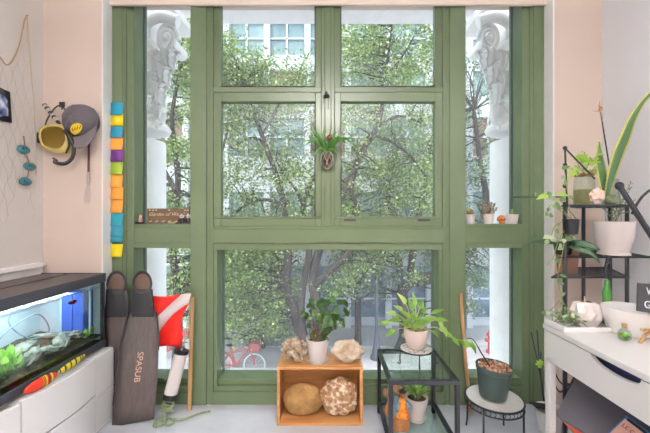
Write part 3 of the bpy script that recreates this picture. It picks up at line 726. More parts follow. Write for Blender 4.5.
rock('coral_rock', 347, 356, 1.96, .088, .055, .058, CH, M['stone_w'], 'cream coral rock on the crate top, right of the pot', 4, .14, 2, .18)
# ------------------------------------------------------------------ pots and plants
def pot(root, base, r0, r1, h, m, lip=.006, soil=True, saucer=0, prof=None, M4=None, soilm=None, name='pot'):
    base = V(base); z0 = saucer
    if prof is None: prof = [(r0*.96, 0), (r0, .004), (r0+(r1-r0)*.5, h*.5), (r1, h-.002), (r1, h), (r1-lip, h), (r1-lip-.003, h*.84), (r0*.5, h*.82)]
    o = put(name, B().lathe(base+V((0, 0, z0)), prof, 36, M4=M4), m, root)
    if soil: put('soil', B().lathe(base+V((0, 0, z0)), [(0.0001, h*.86), (r1*.5, h*.88), (r1-lip-.001, h*.85)], 24, M4=M4), soilm or M['soil'], root)
    if saucer: put('saucer', B().lathe(base, [(r0*1.12, 0), (r0*1.3, .012), (r0*1.3, saucer+.006), (r0*1.22, saucer+.006), (r0*1.15, .006), (.0001, .006)], 32), m, root)
    return o
# plant on the crate
Yp = 1.965; pb_ = V((X_(317.5, Yp), Yp, CH))
pp = thing('potted_plant', pb_, 'dark round-leaved plant in white pot on top of the crate', 'potted plant')
pot(pp, pb_, .050, .069, .130, M['pot_white'], saucer=.01)
b = B(); lf = B()
tips = [(306, 318), (309, 302), (313, 308), (318, 316), (320, 304), (326, 312), (330, 300), (334, 296), (338, 304), (342, 300), (348, 305), (352, 308), (336, 318), (340, 326), (345, 314), (331, 330), (324, 328), (315, 330), (310, 324), (322, 336), (330, 320), (300, 312), (328, 337), (336, 310), (325, 300)]
top_ = pb_+V((0, 0, .125))
for i, (px, py) in enumerate(tips):
    e = P(px, py, Yp+rnd(-.07, .06)); s0 = top_+V((rnd(-.03, .03), rnd(-.03, .03), 0))
    mid = s0.lerp(e, .5)+V((rnd(-.01, .01), 0, rnd(-.01, .02)))
    sp = spline([s0, mid, e], 5); b.tube(sp, [.003-.0015*k/len(sp) for k in range(len(sp))], 6)
    rl = lambda t: max(.1, math.sin(PI*min(1, .06+.94*t)))**.55
    for k in range(3 if i % 3 else 2):
        q = sp[-1-2*k] if k else e
        d = V((rnd(-1, 1), rnd(-.9, .3), rnd(-.5, .9)))
        lf.leaf(q, d, V((rnd(-.4, .4), -1, rnd(.0, .6))), rnd(.032, .044), rnd(.032, .042), rnd(0, .25), 6, .1, rl)
put('stem', b, mat('brown_stem', '5a4a30', .7), pp); put('foliage', lf, L_dark, pp)
# glass side table
gt = thing('glass_table', (.495, 1.83, 0), 'black metal side table with glass top and glass lower shelf', 'table')
TX0, TX1, TY0, TY1, TH = .302, .655, 1.635, 2.03, .385
w = .021
fr_ = B()
put('top_frame', B().box((TX0, TY0, TH-w), (TX1, TY0+w, TH)).box((TX0, TY1-w, TH-w), (TX1, TY1, TH)).box((TX0, TY0+w, TH-w), (TX0+w, TY1-w, TH)).box((TX1-w, TY0+w, TH-w), (TX1, TY1-w, TH)), M['metal'], gt, bev=.0015)
put('shelf_frame', B().box((TX0+w, TY0, .05), (TX1-w, TY0+w, .05+w)).box((TX0+w, TY1-w, .05), (TX1-w, TY1, .05+w)).box((TX0, TY0+w, .05), (TX0+w, TY1-w, .05+w)).box((TX1-w, TY0+w, .05), (TX1, TY1-w, .05+w)), M['metal'], gt, bev=.0015)
for (x, y) in ((TX0, TY0), (TX1-w, TY0), (TX0, TY1-w), (TX1-w, TY1-w)):
    put('leg', B().box((x, y, 0), (x+w, y+w, TH-w)), M['metal'], gt, bev=.0015)
put('glass_top', B().box((TX0+.003, TY0+.003, TH), (TX1-.003, TY1-.003, TH+.005)), M['tglass'], gt, smooth=False)
put('glass_shelf', B().box((TX0+w, TY0+w, .055), (TX1-w, TY1-w, .0705)), M['tglass'], gt, smooth=False)
SH = .0712
# small mosaic trivet stand on the table
Ys = 1.85; sc = V((X_(416, Ys), Ys, TH+.005)); sh = .072
ms = thing('plant_stand', sc, 'small black iron trivet with mosaic top on the glass table', 'plant stand', 'mosaic plant stands')
put('mosaic_top', B().lathe(sc, [(.0001, sh-.004), (.088, sh-.004), (.088, sh), (.0001, sh)], 36), M['mosaic'], ms)
b = B(); b.tube([sc+V((.091*math.cos(a), .091*math.sin(a), sh-.002)) for a in [2*PI*i/40 for i in range(41)]], .0045, 8, caps=False); put('rim', b, M['iron'], ms)
for a in (math.radians(200), math.radians(-20), math.radians(-95), math.radians(90)):
    d = V((math.cos(a), math.sin(a), 0)); put('leg', B().tube(spline([sc+d*.088+V((0, 0, sh)), sc+d*.10+V((0, 0, sh-.01)), sc+d*.104+V((0, 0, .03)), sc+d*.102+V((0, 0, .006)), sc+d*.112+V((0, 0, .004)), sc+d*.118+V((0, 0, .014))], 5), .0036, 7), M['iron'], ms)
pz = sc+V((.0, 0, sh+.0005))
po = thing('potted_pothos', pz, 'light green pothos in cream pot on the iron trivet', 'potted plant')
pot(po, pz, .042, .068, .112, M['pot_pink'], prof=[(.036, 0), (.042, .004), (.055, .03), (.066, .07), (.068, .10), (.066, .112), (.060, .112), (.056, .095), (.03, .094)])
pt = pz+V((0, 0, .10)); b = B(); lf = B()
hp = lambda t: max(.06, (math.sin(PI*t**.62))**.85)
vin = [[(383, 323), 1], [(392, 313), 1], [(404, 300), 1], [(412, 308), 1], [(424, 312), 1], [(392, 332), 1], [(398, 320), 1], [(405, 335), 1], [(436, 312), 1], [(440, 320), 1], [(430, 320), 1], [(415, 302), 1], [(421, 305), 1], [(408, 316), 1], [(443, 330), 1], [(399, 308), 1], [(437, 334), 1]]
for i, ((px, py), _) in enumerate(vin):
    e = P(px, py, Ys+rnd(-.06, .05)); s0 = pt+V((rnd(-.03, .03), rnd(-.03, .03), 0)); q0 = s0.lerp(e, .55)+V((0, 0, .02))
    b.tube(spline([s0, q0, e], 5), .0022, 6)
    dr = (e-s0); dr.z -= .03
    lf.leaf(q0.lerp(e, .55), dr, V((rnd(-.3, .3), -.7, .8)), rnd(.06, .085), rnd(.026, .038), rnd(.25, .6), 7, .2, hp)
for k in range(14):
    e = pt+V((rnd(-.06, .06), rnd(-.05, .05), rnd(.02, .08))); lf.leaf(e, (rnd(-1, 1), rnd(-1, .3), rnd(-.1, .8)), (0, -.6, .8), rnd(.05, .075), rnd(.025, .035), rnd(.1, .4), 6, .2, hp)
vine = spline([pt+V((.03, 0, 0)), P(430, 318, Ys), P(441, 322, Ys-.02), P(446, 333, Ys-.02), P(456, 339, Ys), P(466, 341, Ys+.02), P(473, 342, Ys+.02)], 5)
b.tube(vine, .0022, 6)
for k in (9, 12, 15, 18, 22, 26, 28): lf.leaf(vine[k], (rnd(-.2, 1), -.3, rnd(-.9, .6)), (0, -.8, .6), rnd(.04, .07), .026, .2, 6, .2, hp)
lf.leaf(P(462, 341, Ys), (1, -.2, -.45), (0, -.8, .6), .07, .03, .2, 6, .2, hp)
put('vine', b, mat('pale_vine', 'a9b86a', .6), po); put('foliage', lf, L_poth, po)
# lower shelf: pot and figurine
Yl = 1.84; pl = V((X_(416.5, Yl), Yl, SH))
pw = thing('potted_succulent', pl, 'small leafy plant in white pot on the lower glass shelf', 'potted plant')
pot(pw, pl, .040, .062, .118, M['pot_white'], saucer=.01, prof=[(.038, 0), (.042, .003), (.042, .025), (.05, .05), (.061, .09), (.062, .118), (.056, .118), (.053, .1), (.03, .1)])
lf = B(); b = B(); pt = pl+V((0, 0, .115))
for k in range(40):
    a = rnd(0, 2*PI); tt = rnd(.15, 1); q = pt+V((math.cos(a)*.02, math.sin(a)*.02, rnd(0, .05)))
    lf.leaf(q, (math.cos(a)*tt, math.sin(a)*tt, rnd(.25, 1)), (math.cos(a)*-.5, math.sin(a)*-.5, 1), rnd(.045, .075), rnd(.014, .022), rnd(.1, .5), 6, .25, hp)
for k in range(6): b.tube([pt+V((rnd(-.02, .02), rnd(-.02, .02), -.02)), pt+V((rnd(-.03, .03), rnd(-.03, .03), .05))], .003, 6)
put('stem', b, M['cord_green'], pw); put('foliage', lf, L_poth, pw)
Yg_ = 1.76; fb = V((X_(401, Yg_), Yg_, SH))
fg = thing('figurine', fb, 'painted wooden figurine in orange robe on the lower glass shelf', 'figurine')
put('base', B().lathe(fb, [(.045, 0), (.048, .01), (.046, .045), (.038, .062), (.0001, .066)], 20, sy=.7), M['figtan'], fg)
put('robe', B().lathe(fb+V((.006, 0, .055)), [(.034, 0), (.036, .02), (.027, .06), (.024, .09), (.014, .105), (.0001, .108)], 20, sy=.75), M['terra'], fg)
put('head', B().blob(fb+V((.008, -.004, .183)), .014, .014, .018, .05, nu=16, nv=10), M['figtan'], fg)
put('hat', B().lathe(fb+V((.008, -.004, .195)), [(.020, 0), (.018, .004), (.012, .008), (.010, .014), (.0001, .017)], 16), mat('dark_hat', '3a2a20', .7), fg)
put('sleeve', B().tube(spline([fb+V((-.012, -.01, .145)), fb+V((-.03, -.02, .125)), fb+V((-.022, -.034, .105))], 4), [.011, .012, .012, .012, .011, .010, .009, .008, .007], 8), M['figblue'], fg)
put('sleeve', B().tube(spline([fb+V((.024, -.01, .145)), fb+V((.044, -.018, .125)), fb+V((.038, -.03, .10))], 4), [.011, .012, .012, .012, .011, .010, .009, .008, .007], 8), M['figblue'], fg)
put('cloak', B().lathe(fb+V((-.022, .01, .06)), [(.02, 0), (.018, .05), (.012, .10), (.0001, .11)], 14), M['figblue'], fg)
fb2 = V((X_(391, 1.90), 1.90, SH))
f2 = thing('carved_ornament', fb2, 'brown carved ornament with round knobs behind the orange figurine', 'ornament')
put('pedestal', B().lathe(fb2, [(.04, 0), (.036, .03), (.02, .06), (.018, .09), (.0001, .1)], 16), M['figtan'], f2)
put('knob', B().blob(fb2+V((-.022, 0, .113)), .026, .022, .026, .1, nu=20, nv=12), mat('carved_brown', '6b4632', .7, col2='a8805e', scale=50, bump=.6), f2)
put('knob', B().blob(fb2+V((.035, -.01, .142)), .032, .024, .027, .12, nu=20, nv=12, seed=4), mat('carved_brown_light', '7c4f36', .7, col2='b08a68', scale=50, bump=.6), f2)
# right stand with nursery pot
Yr = 1.785; rc = V((X_(494, Yr), Yr, 0)); RH = .222; RR = .143
rs = thing('plant_stand', rc, 'black iron plant stand with pale mosaic top on the floor by the right window', 'plant stand', 'mosaic plant stands')
put('mosaic_top', B().lathe(rc, [(.0001, RH-.006), (RR-.003, RH-.006), (RR-.003, RH), (.0001, RH)], 48), mat('pale_tile', 'dbd9d5', .35, col2='cfccc8', scale=18), rs)
put('rim', B().tube([rc+V((RR*math.cos(a), RR*math.sin(a), RH-.004)) for a in [2*PI*i/48 for i in range(49)]], .0055, 8, caps=False).tube([rc+V((RR*math.cos(a), RR*math.sin(a), RH-.034)) for a in [2*PI*i/48 for i in range(49)]], .0042, 8, caps=False), M['iron'], rs)
b = B()
for i in range(40):
    a = 2*PI*i/40; a2 = a+PI/40
    b.tube([rc+V((RR*math.cos(a+PI/40*math.sin(q*PI/4)), RR*math.sin(a+PI/40*math.sin(q*PI/4)), RH-.006-.026*q/4)) for q in range(5)], .0018, 4)
put('scrollwork', b, M['iron'], rs)
for a in (52, 142, 232, 322):
    a = math.radians(a-8); d = V((math.cos(a), math.sin(a), 0)); put('leg', B().tube([rc+d*RR+V((0, 0, RH-.006)), rc+d*(RR+.002)+V((0, 0, .05)), rc+d*(RR+.008)+V((0, 0, .004))], .0052, 8), M['iron'], rs)
nb = rc+V((-.008, .0, RH+.003)); tilt = Matrix.Rotation(math.radians(3.5), 4, 'Y')
# seat the tilted pot on its low edge
npot = thing('nursery_pot', nb, 'dark green plastic nursery pot of bark chips tilting on the plant stand', 'potted plant')
base = nb+V((.0, 0, .004))
put('pot', B().lathe(base, [(.064, 0), (.067, .004), (.088, .140), (.092, .143), (.094, .165), (.091, .167), (.087, .145), (.085, .140), (.05, .137)], 40, M4=tilt), M['nursery'], npot)
b = B()
random.seed(5)
for k in range(330):
    a = rnd(0, 2*PI); r = .082*math.sqrt(random.random()); q = base+(tilt@V((r*math.cos(a), r*math.sin(a), .147+rnd(0, .012))))
    Rm = Euler((rnd(0, 3), rnd(0, 3), rnd(0, 3))).to_matrix().to_4x4(); s_ = rnd(.006, .014)
    b.box((-s_, -s_*.5, -s_*.22), (s_, s_*.5, s_*.22), M4=Matrix.Translation(q)@Rm)
o = put('bark_mulch', b, M['bark'], npot, smooth=False); o['kind'] = 'stuff'
q0 = base+(tilt@V((-.01, 0, .14)))
put('stem', B().tube(spline([q0, P(482, 354, Yr), P(473, 339.5, Yr), P(466, 339, Yr)], 5), [.004]*8+[.0025]*8, 8), mat('dark_stem', '3b3226', .7), npot)
# hanging air plant in glass drop
Yh = 2.045; hc = P(327, 160, Yh)
ap = thing('hanging_plant', hc, 'strap-leaved plant in netted glass drop hanging on the centre mullion', 'potted plant')
gp = [(.0001, -.056), (.016, -.05), (.032, -.03), (.04, .0), (.038, .025), (.026, .045), (.02, .05)]
put('glass_drop', B().lathe(hc, gp, 24), M['clear'], ap)
put('roots', B().blob(hc+V((0, 0, -.006)), .028, .028, .034, .2, 3, seed=2, sharp=.3), mat('brown_roots', '4d3426', .9, col2='7a5a45', scale=60, bump=.9), ap)
b = B()
for i in range(8):
    for s in (1, -1):
        b.tube([hc+V((r*1.03*math.cos(2*PI*i/8+s*j*.32), r*1.03*math.sin(2*PI*i/8+s*j*.32), z)) for j, (r, z) in enumerate(gp)], .0011, 4)
b.tube([hc+V((0, .0, .05)), hc+V((0, .02, .10)), hc+V((0, .04, .12))], .0012, 4)
put('twine_net', b, M['netpale'], ap)
pt = hc+V((0, 0, .045))
for (px, py, cl) in ((309, 123, .0), (304, 141, .25), (303, 147, .45), (357, 148, .5), (354, 139, .25), (313, 157, .5), (316, 129, .05), (342, 134, .15), (345, 143, .35), (331, 129, .02), (337, 153, .4), (308, 136, .2), (323, 127, .02), (350, 145, .4), (337, 131, .1)):
    e = P(px, py, Yh-rnd(.0, .07)); Ln = (e-pt).length
    m1 = pt.lerp(e, .5)+V((0, -.015, cl*Ln*.8)); 
    strap([pt+V((rnd(-.008, .008), -.004, 0)), m1, e], [.008, .015, .012, .003], L_strap, ap, depth=.12)
put('flower_head', B().blob(P(329, 137.5, Yh-.075), .016, .014, .014, .2, 4, nu=16, nv=10, sharp=.3), mat('brown_pod', '7a4a35', .8, bump=.6), ap)
# ------------------------------------------------------------------ things on the side sills
ZS = Z_(224, YW)
Yq = 2.15
sg = thing('garden_sign', V((X_(168, Yq), Yq+.02, ZS)), 'brown wooden garden sign with cream lettering on the left sill', 'sign')
s0, s1 = X_(147, 2.17), X_(189.5, 2.17); zt0, zt1 = ZS+.001, Z_(208.5, 2.17)
put('board', B().box((s0, 2.17, zt0), (s1, 2.182, zt1)), M['signwood'], sg, bev=.002)
b = B(); text_on(b, 'Garden of Weeden', .033, ((s0+s1)/2+.002, 2.1688, Z_(214.3, 2.17)), (1, 0, 0), (0, 0, 1), shear=.45, sx=1.0); put('lettering', b, M['cream'], sg)
for k in range(6):
    x = s0+.022+k*.042; z = zt0+.010
    put('leaf_motif', B().leaf((x, 2.169, z), (1, 0, 1.2), (0, -1, 0), .016, .008, 0, 4, 0).leaf((x, 2.169, z), (-1, 0, .8), (0, -1, 0), .013, .007, 0, 4, 0), M['cream'], sg)
for x in (s0+.012, s0+.035, s0+.055, (s0+s1)/2, s1-.035, s1-.016): put('leaf_motif', B().leaf((x, 2.169, zt1-.012), (1, 0, .2), (0, -1, 0), .014, .010, 0, 4, 0), M['cream'], sg)
def lump(name, px, py, Y, rx, ry, rz, m, label, cat, seed=1, amp=.15):
    c = P(px, py, Y); c.z = ZS+rz*1.0
    bb = B().blob(c, rx, ry, rz, amp, 2, nu=24, nv=14, seed=seed); lo_ = min(v.z for v in bb.v)
    for v in bb.v: v.z += ZS-lo_+.0005
    return put(name, bb, m, loc=(c.x, c.y, ZS), label=label, cat=cat)
lump('pebble', 171.5, 223.5, 2.125, .028, .012, .006, mat('tan_pebble', 'c9b48c', .7), 'flat tan pebble lying on the left sill before the sign', 'pebble', 2, .05)
# shell figure at far left of the sill
c = V((X_(140.5, 2.13), 2.13, ZS))
sf = thing('gnome_figurine', c, 'little red and white figurine on dark base at the left end of the sill', 'figurine')
put('base', B().blob(c+V((-.006, 0, .008)), .032, .016, .008, .1, nu=18, nv=8), M['iron'], sf)
put('body', B().lathe(c+V((.002, 0, .012)), [(.014, 0), (.015, .015), (.009, .03), (.0001, .034)], 16), mat('figure_red', 'a8624e', .6, col2='d8b8a8', scale=60), sf)
put('head', B().blob(c+V((.003, -.002, .05)), .010, .010, .011, .03, nu=14, nv=8), M['pot_pink'], sf)
put('cap', B().lathe(c+V((.003, -.002, .055)), [(.011, 0), (.010, .005), (.0001, .010)], 12), mat('figure_cap', '9a4838', .6), sf)
def biker(px, label, seed):
    c = V((X_(px, 2.115), 2.115, ZS)); r = thing('panda_figurine', c, label, 'figurine', 'black and white bear figurines on the left sill')
    put('body', B().blob(c+V((0, 0, .024)), .014, .012, .017, .06, nu=18, nv=10, seed=seed), M['blackp'], r)
    for s in (-1, 1):
        put('leg', B().tube([c+V((s*.008, -.002, .018)), c+V((s*.010, -.006, .0035))], [.006, .005], 8), M['blackp'], r)
        put('arm', B().tube(spline([c+V((s*.010, -.006, .032)), c+V((s*.018, -.010, .026)), c+V((s*.014, -.014, .018))], 3), .0045, 8), M['blackp'], r)
    h = put('head', B().blob(c+V((0, -.003, .049)), .015, .013, .013, .03, nu=18, nv=10), M['white_plastic'], r)
    for s in (-1, 1):
        put('ear', B().blob(c+V((s*.012, -.001, .060)), .0055, .004, .0055, 0, nu=10, nv=6), M['blackp'], h)
        put('eye_patch', B().blob(c+V((s*.006, -.0145, .050)), .0036, .0022, .0045, 0, nu=10, nv=6), M['blackp'], h)
    put('muzzle', B().blob(c+V((0, -.015, .044)), .005, .004, .0035, 0, nu=10, nv=6), mat('muzzle_pink', 'c98d86', .6), h)
biker(182, 'left one of the two small black and white bear figurines by the sign', 1)
biker(188.5, 'right one of the two small black and white bear figurines, against the mullion', 2)
def cactus(px, label, kind, w=.033):
    c = V((X_(px, 2.135), 2.135, ZS+.0005)); r = thing('potted_cactus', c, label, 'potted plant', 'tiny potted cacti on the right sill')
    pot(r, c, w*.78, w, .062, M['pot_white'], lip=.004)
    top = c+V((0, 0, .055))
    if kind == 0:
        b = B(); N = 48; prof = [(.010, -.005), (.017, .006), (.020, .02), (.018, .034), (.010, .043), (.0001, .046)]
        vs = []; fs = []
        for (rr0, z) in prof:
            for k in range(N): a = 2*PI*k/N; q = rr0*(1+.10*math.cos(a*12)); vs.append(top+V((q*math.cos(a), q*math.sin(a), z)))
        for i in range(len(prof)-1):
            for k in range(N): fs.append((i*N+k, i*N+(k+1) % N, (i+1)*N+(k+1) % N, (i+1)*N+k))
        put('cactus_body', b.add(vs, fs), mat('cactus_olive', '8a7a3a', .8, col2='5d6a2f', scale=50, bump=.8, bscale=150), r)
        b = B()
        for k in range(90):
            a = rnd(0, 2*PI); i = rnd(.1, .95); z = i*.044; rr0 = .021*math.sin(PI*min(.9, .25+i*.62)); p0 = top+V((rr0*math.cos(a), rr0*math.sin(a), z)); b.tube([p0, p0+V((math.cos(a)*.007, math.sin(a)*.007, .003))], .0005, 3)
        put('spines', b, M['cream'], r)['kind'] = 'stuff'
    elif kind == 1:
        b = B(); lf = B()
        for (dx, dz) in ((-.072, .062), (-.045, .05), (-.03, .075), (-.01, .085), (.004, .07), (.02, .08), (.038, .075), (.05, .045), (.012, .05), (-.06, .04)):
            e = top+V((dx, rnd(-.02, .02), dz)); sp = spline([top+V((dx*.1, 0, 0)), top+V((dx*.6, 0, dz*.4)), e], 4)
            b.tube(sp, .0032, 6)
            for q in sp[3:]:
                for _ in range(3): lf.leaf(q, (rnd(-1, 1), rnd(-1, 0), rnd(-.2, 1)), (0, -1, 0), .014, .008, .1, 3)
        put('stem', b, mat('grey_stem', '7a6a5c', .8), r); put('foliage', lf, leafmat('purple_green_leaves', [(0, '6a6a58'), (.5, '8f8a78'), (1, 'a8988c')], .5, .2, 'a0a080'), r)
    else:
        b = B()
        for (dx, dz, rr0) in ((0, .022, .012), (-.009, .012, .008), (.010, .014, .008), (.003, .03, .007)): b.blob(top+V((dx, 0, dz)), rr0, rr0, rr0*1.6, .05, nu=16, nv=10)
        put('cactus_body', b, L_cact, r)
cactus(470, 'round ribbed cactus in white pot, leftmost on the right sill', 0)
cactus(488.5, 'branching purplish succulent in white pot on the right sill', 1)
cactus(512.5, 'small clustered cactus in white pot at the right end of the sill', 2, .036)
c = V((X_(501.5, 2.125), 2.125, ZS+.001))
sk = thing('amber_skull', c, 'amber resin skull ornament between two little pots on the sill', 'ornament')
put('cranium', B().blob(c+V((0, .002, .032)), .026, .026, .023, .06, nu=24, nv=14), M['amber'], sk)
put('jaw', B().box(c+V((-.015, -.020, 0)), c+V((.015, .008, .018))), M['amber'], sk, bev=.004)
for s in (-1, 1): put('eye_socket', B().blob(c+V((s*.009, -.0235, .028)), .006, .004, .006, 0, nu=12, nv=8), mat('amber_dark', '4a2408', .5), sk)
# ------------------------------------------------------------------ desk and its things
DX, DYf, DZ = .909, 1.395, .75
dk = thing('desk', (DX+.37, .8, 0), 'white desk with cut-out drawer handle along the right wall', 'desk')
put('desk_top', B().box((DX-.003, .20, DZ-.022), (XR-.01, DYf, DZ)), M['desk'], dk, bev=.004)
# drawer front with handle scoop
zt_, zb_ = DZ-.024, DZ-.132
def drawer(y0, y1):
    ym = (y0+y1)/2; n = 24; hw = .092; dep = .030
    outer = [(y0, zb_), (y1, zb_), (y1, zt_)]
    arc = [(ym+hw*math.cos(PI*i/n), zt_-dep*math.sin(PI*i/n)**.8) for i in range(n+1)]
    poly = outer+arc+[(y0, zt_)]
    return B().prism([(DX, y, z) for y, z in poly], (.016, 0, 0)), [(y, z) for y, z in arc]
d1, arc = drawer(.715, 1.385)
df = put('drawer', d1, M['desk'], dk, smooth=False)
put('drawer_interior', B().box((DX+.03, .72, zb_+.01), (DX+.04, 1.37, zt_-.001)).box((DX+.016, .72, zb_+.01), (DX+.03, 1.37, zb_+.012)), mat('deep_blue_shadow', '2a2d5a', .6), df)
put('drawer', drawer(.22, .69)[0], M['desk'], dk, smooth=False)
put('rail', B().box((DX+.002, .21, zb_-.012), (DX+.022, 1.37, zb_-.0005)).box((DX+.05, 1.37, zb_), (XR-.03, 1.385, zt_)), M['desk'], dk)
for (x, y) in ((DX+.002, 1.355), (DX+.002, .22), (XR-.06, 1.355), (XR-.06, .22)):
    put('leg', B().box((x, y, 0), (x+.026, y+.030, zb_)), M['desk'], dk, bev=.002)
# tray at the desk's window end
ty0, ty1, tx0, tx1 = 1.275, 1.392, .912, 1.125
tr = thing('white_tray', ((tx0+tx1)/2, 1.33, DZ), 'shallow white tray of ivy cuttings on the corner of the desk', 'tray')
put('tray', B().box((tx0, ty0, DZ+.0005), (tx1, ty1, DZ+.005)).box((tx0, ty0, DZ+.005), (tx0+.005, ty1, DZ+.024)).box((tx1-.005, ty0, DZ+.005), (tx1, ty1, DZ+.024)).box((tx0+.005, ty1-.005, DZ+.005), (tx1-.005, ty1, DZ+.024)).box((tx0+.005, ty0, DZ+.005), (tx1-.005, ty0+.005, DZ+.020)), M['white_plastic'], tr, bev=.002)
lf = B(); b = B()
for k in range(60):
    q = V((rnd(tx0+.01, tx0+.12), rnd(ty0+.02, ty1-.01), DZ+rnd(.02, .05))); lf.leaf(q, (rnd(-1, 1), rnd(-1, 1), rnd(0, .8)), (0, 0, 1), rnd(.018, .032), rnd(.014, .02), .2, 5, .1, hp)
for k in range(10): b.tube([V((rnd(tx0+.01, tx0+.12), rnd(ty0+.02, ty1-.01), DZ+.01)), V((rnd(tx0+.01, tx0+.12), rnd(ty0+.02, ty1-.01), DZ+.045))], .0015, 5)
put('cutting_leaves', lf, L_var, tr); put('cutting_stems', b, M['cord_green'], tr)
# pumpkin-like faceted planter
Yk = 1.335; kc = V((X_(586, Yk), Yk, DZ+.0055))
pk = thing('faceted_planter', kc, 'white faceted pumpkin planter on the tray of the desk', 'planter')
b = B(); N = 12; prof = [(.030, 0), (.048, .034), (.050, .062), (.040, .094), (.024, .101)]
vs = []; fs = []
for i, (r, z) in enumerate(prof):
    for k in range(N):
        a = 2*PI*(k+(i % 2)*.5)/N; q = r*(1.14 if (k+i) % 2 else .88); vs.append(kc+V((q*math.cos(a), q*math.sin(a)*.85, z)))
for i in range(len(prof)-1):
    for k in range(N):
        a0, a1, b0, b1 = i*N+k, i*N+(k+1) % N, (i+1)*N+k, (i+1)*N+(k+1) % N
        fs += ([(a0, a1, b0), (a1, b1, b0)] if i % 2 == 0 else [(a0, a1, b1), (a0, b1, b0)])
fs.append(tuple(range(N))[::-1])
put('shell', b.add(vs, fs), M['pot_white'], pk, smooth=False)
put('soil', B().lathe(kc, [(.0001, .098), (.024, .099)], 16), M['soil'], pk)
put('candle', B().tube([kc+V((-.004, 0, .097)), kc+V((-.006, 0, .122))], [.004, .002], 8), M['cream'], pk)
lf = B()
for k in range(10): lf.leaf(kc+V((.045, -.01, .02)), (rnd(.3, 1), rnd(-.6, .2), rnd(-.2, .9)), (0, 0, 1), .04, .014, .2, 4)
put('sprig', lf, L_snake, pk)
# bowl
Yb_ = 1.275; bc = V((X_(629, Yb_), Yb_, DZ+.0005))
put('bowl', B().lathe(bc, [(.058, 0), (.064, .003), (.082, .055), (.087, .098), (.084, .100), (.078, .055), (.06, .01), (.0001, .008)], 40), M['white_plastic'], loc=bc, label='plain white round bowl on the desk behind the chalkboard', cat='bowl')
# tiny corked terrarium bottle
tb = V((X_(624.5, 1.23), 1.225, DZ+.0005)); tb = V((X_(624.5, 1.27), 1.27, DZ+.0005))
tb = V((X_(624.5, 1.20), 1.20, DZ+.0005))
bt = thing('corked_bottle', tb, 'tiny round corked bottle of green moss on the desk', 'bottle')
put('glass_body', B().lathe(tb, [(.012, 0), (.019, .007), (.021, .02), (.017, .034), (.009, .041), (.008, .050)], 24), M['clear'], bt)
put('moss', B().blob(tb+V((0, 0, .016)), .015, .015, .011, .2, 3, nu=20, nv=12), mat('moss', '6fa02f', .9, stops=[(.35, '2fa06a'), (.55, '8fb02f'), (.7, 'd8c83a')], scale=70, bump=.8), bt)
put('cork', B().lathe(tb+V((0, 0, .046)), [(.0075, 0), (.009, .014), (.0001, .014)], 16), M['stick'], bt)
# chalkboard on mini easel
Yc = 1.17
cb = thing('chalkboard_sign', V((X_(650, Yc), Yc, DZ)), 'mini chalkboard with white chalk letters on a wooden easel', 'sign')
q = [P(637.5, 311, Yc), P(680, 318, Yc), P(681, 287, Yc+.02), P(638.5, 283, Yc+.02)]
put('board', B().prism(q, (0, .006, 0)), M['chalk'], cb, smooth=False)
u_ = (q[1]-q[0]).normalized(); v_ = (q[3]-q[0]).normalized()
b = B(); text_on(b, 'W', .037, P(651, 292, Yc-.001), u_, v_, sx=.9); text_on(b, 'G', .037, P(647.5, 305, Yc-.003), u_, v_, sx=.9); put('chalk_letter', b, M['chalkw'], cb)
ft_ = P(640, 318, Yc); ft_.z = DZ+.003
put('easel_leg', B().box((-.004, -.004, 0), (.004, .004, .06), M4=Matrix.Translation(V((X_(638.5, Yc)+.002, Yc+.0, DZ)))@Matrix.Rotation(math.radians(38), 4, 'Y')@Matrix.Identity(4)), M['stick'], cb)
put('easel_leg', B().box((-.004, -.004, 0), (.004, .004, .06), M4=Matrix.Translation(V((X_(679, Yc), Yc+.0, DZ)))@Matrix.Rotation(math.radians(-30), 4, 'Y')), M['stick'], cb)
put('easel_bar', B().box((X_(641, Yc), Yc-.012, DZ+.045), (X_(677, Yc), Yc+.004, DZ+.052)), M['stick'], cb)
# tote under the desk
c0 = P(551, 414, 1.36)+V((.004, -.01, 0)); c1 = P(580, 362, 1.42)+V((.004, -.01, 0)); c3 = P(612, 447, 1.15)+V((.022, 0, 0))
u = (c1-c0).normalized(); v = (c3-c0); v = (v-u*v.dot(u)).normalized(); nn = u.cross(v).normalized()
if nn.x > 0: nn = -nn
def RB(o_, u, v, Lu, Lv, r, n=6):
    pts = []
    for (cu, cv, a0) in ((r, r, PI), (Lu-r, r, -PI/2), (Lu-r, Lv-r, 0), (r, Lv-r, PI/2)):
        for i in range(n+1):
            a = a0+PI/2*i/n; pts.append(o_+u*(cu+r*math.cos(a))+v*(cv+r*math.sin(a)))
    return pts
tt_ = thing('storage_tote', c0+v*.25, 'tilted storage tote with dark grey lid and orange body under the desk', 'storage box')
LU, LV = .225, .52
put('lid', B().prism(RB(c0, u, v, LU, LV, .035), -nn*.018), M['greyp'], tt_, bev=.006, ang=50)
put('tote_body', B().prism(RB(c0+u*.001+v*.004-nn*.0185, u, v, LU-.02, LV-.02, .03), -nn*.22), M['orange'], tt_, bev=.004, ang=50)
bo = P(628, 418, 1.165)
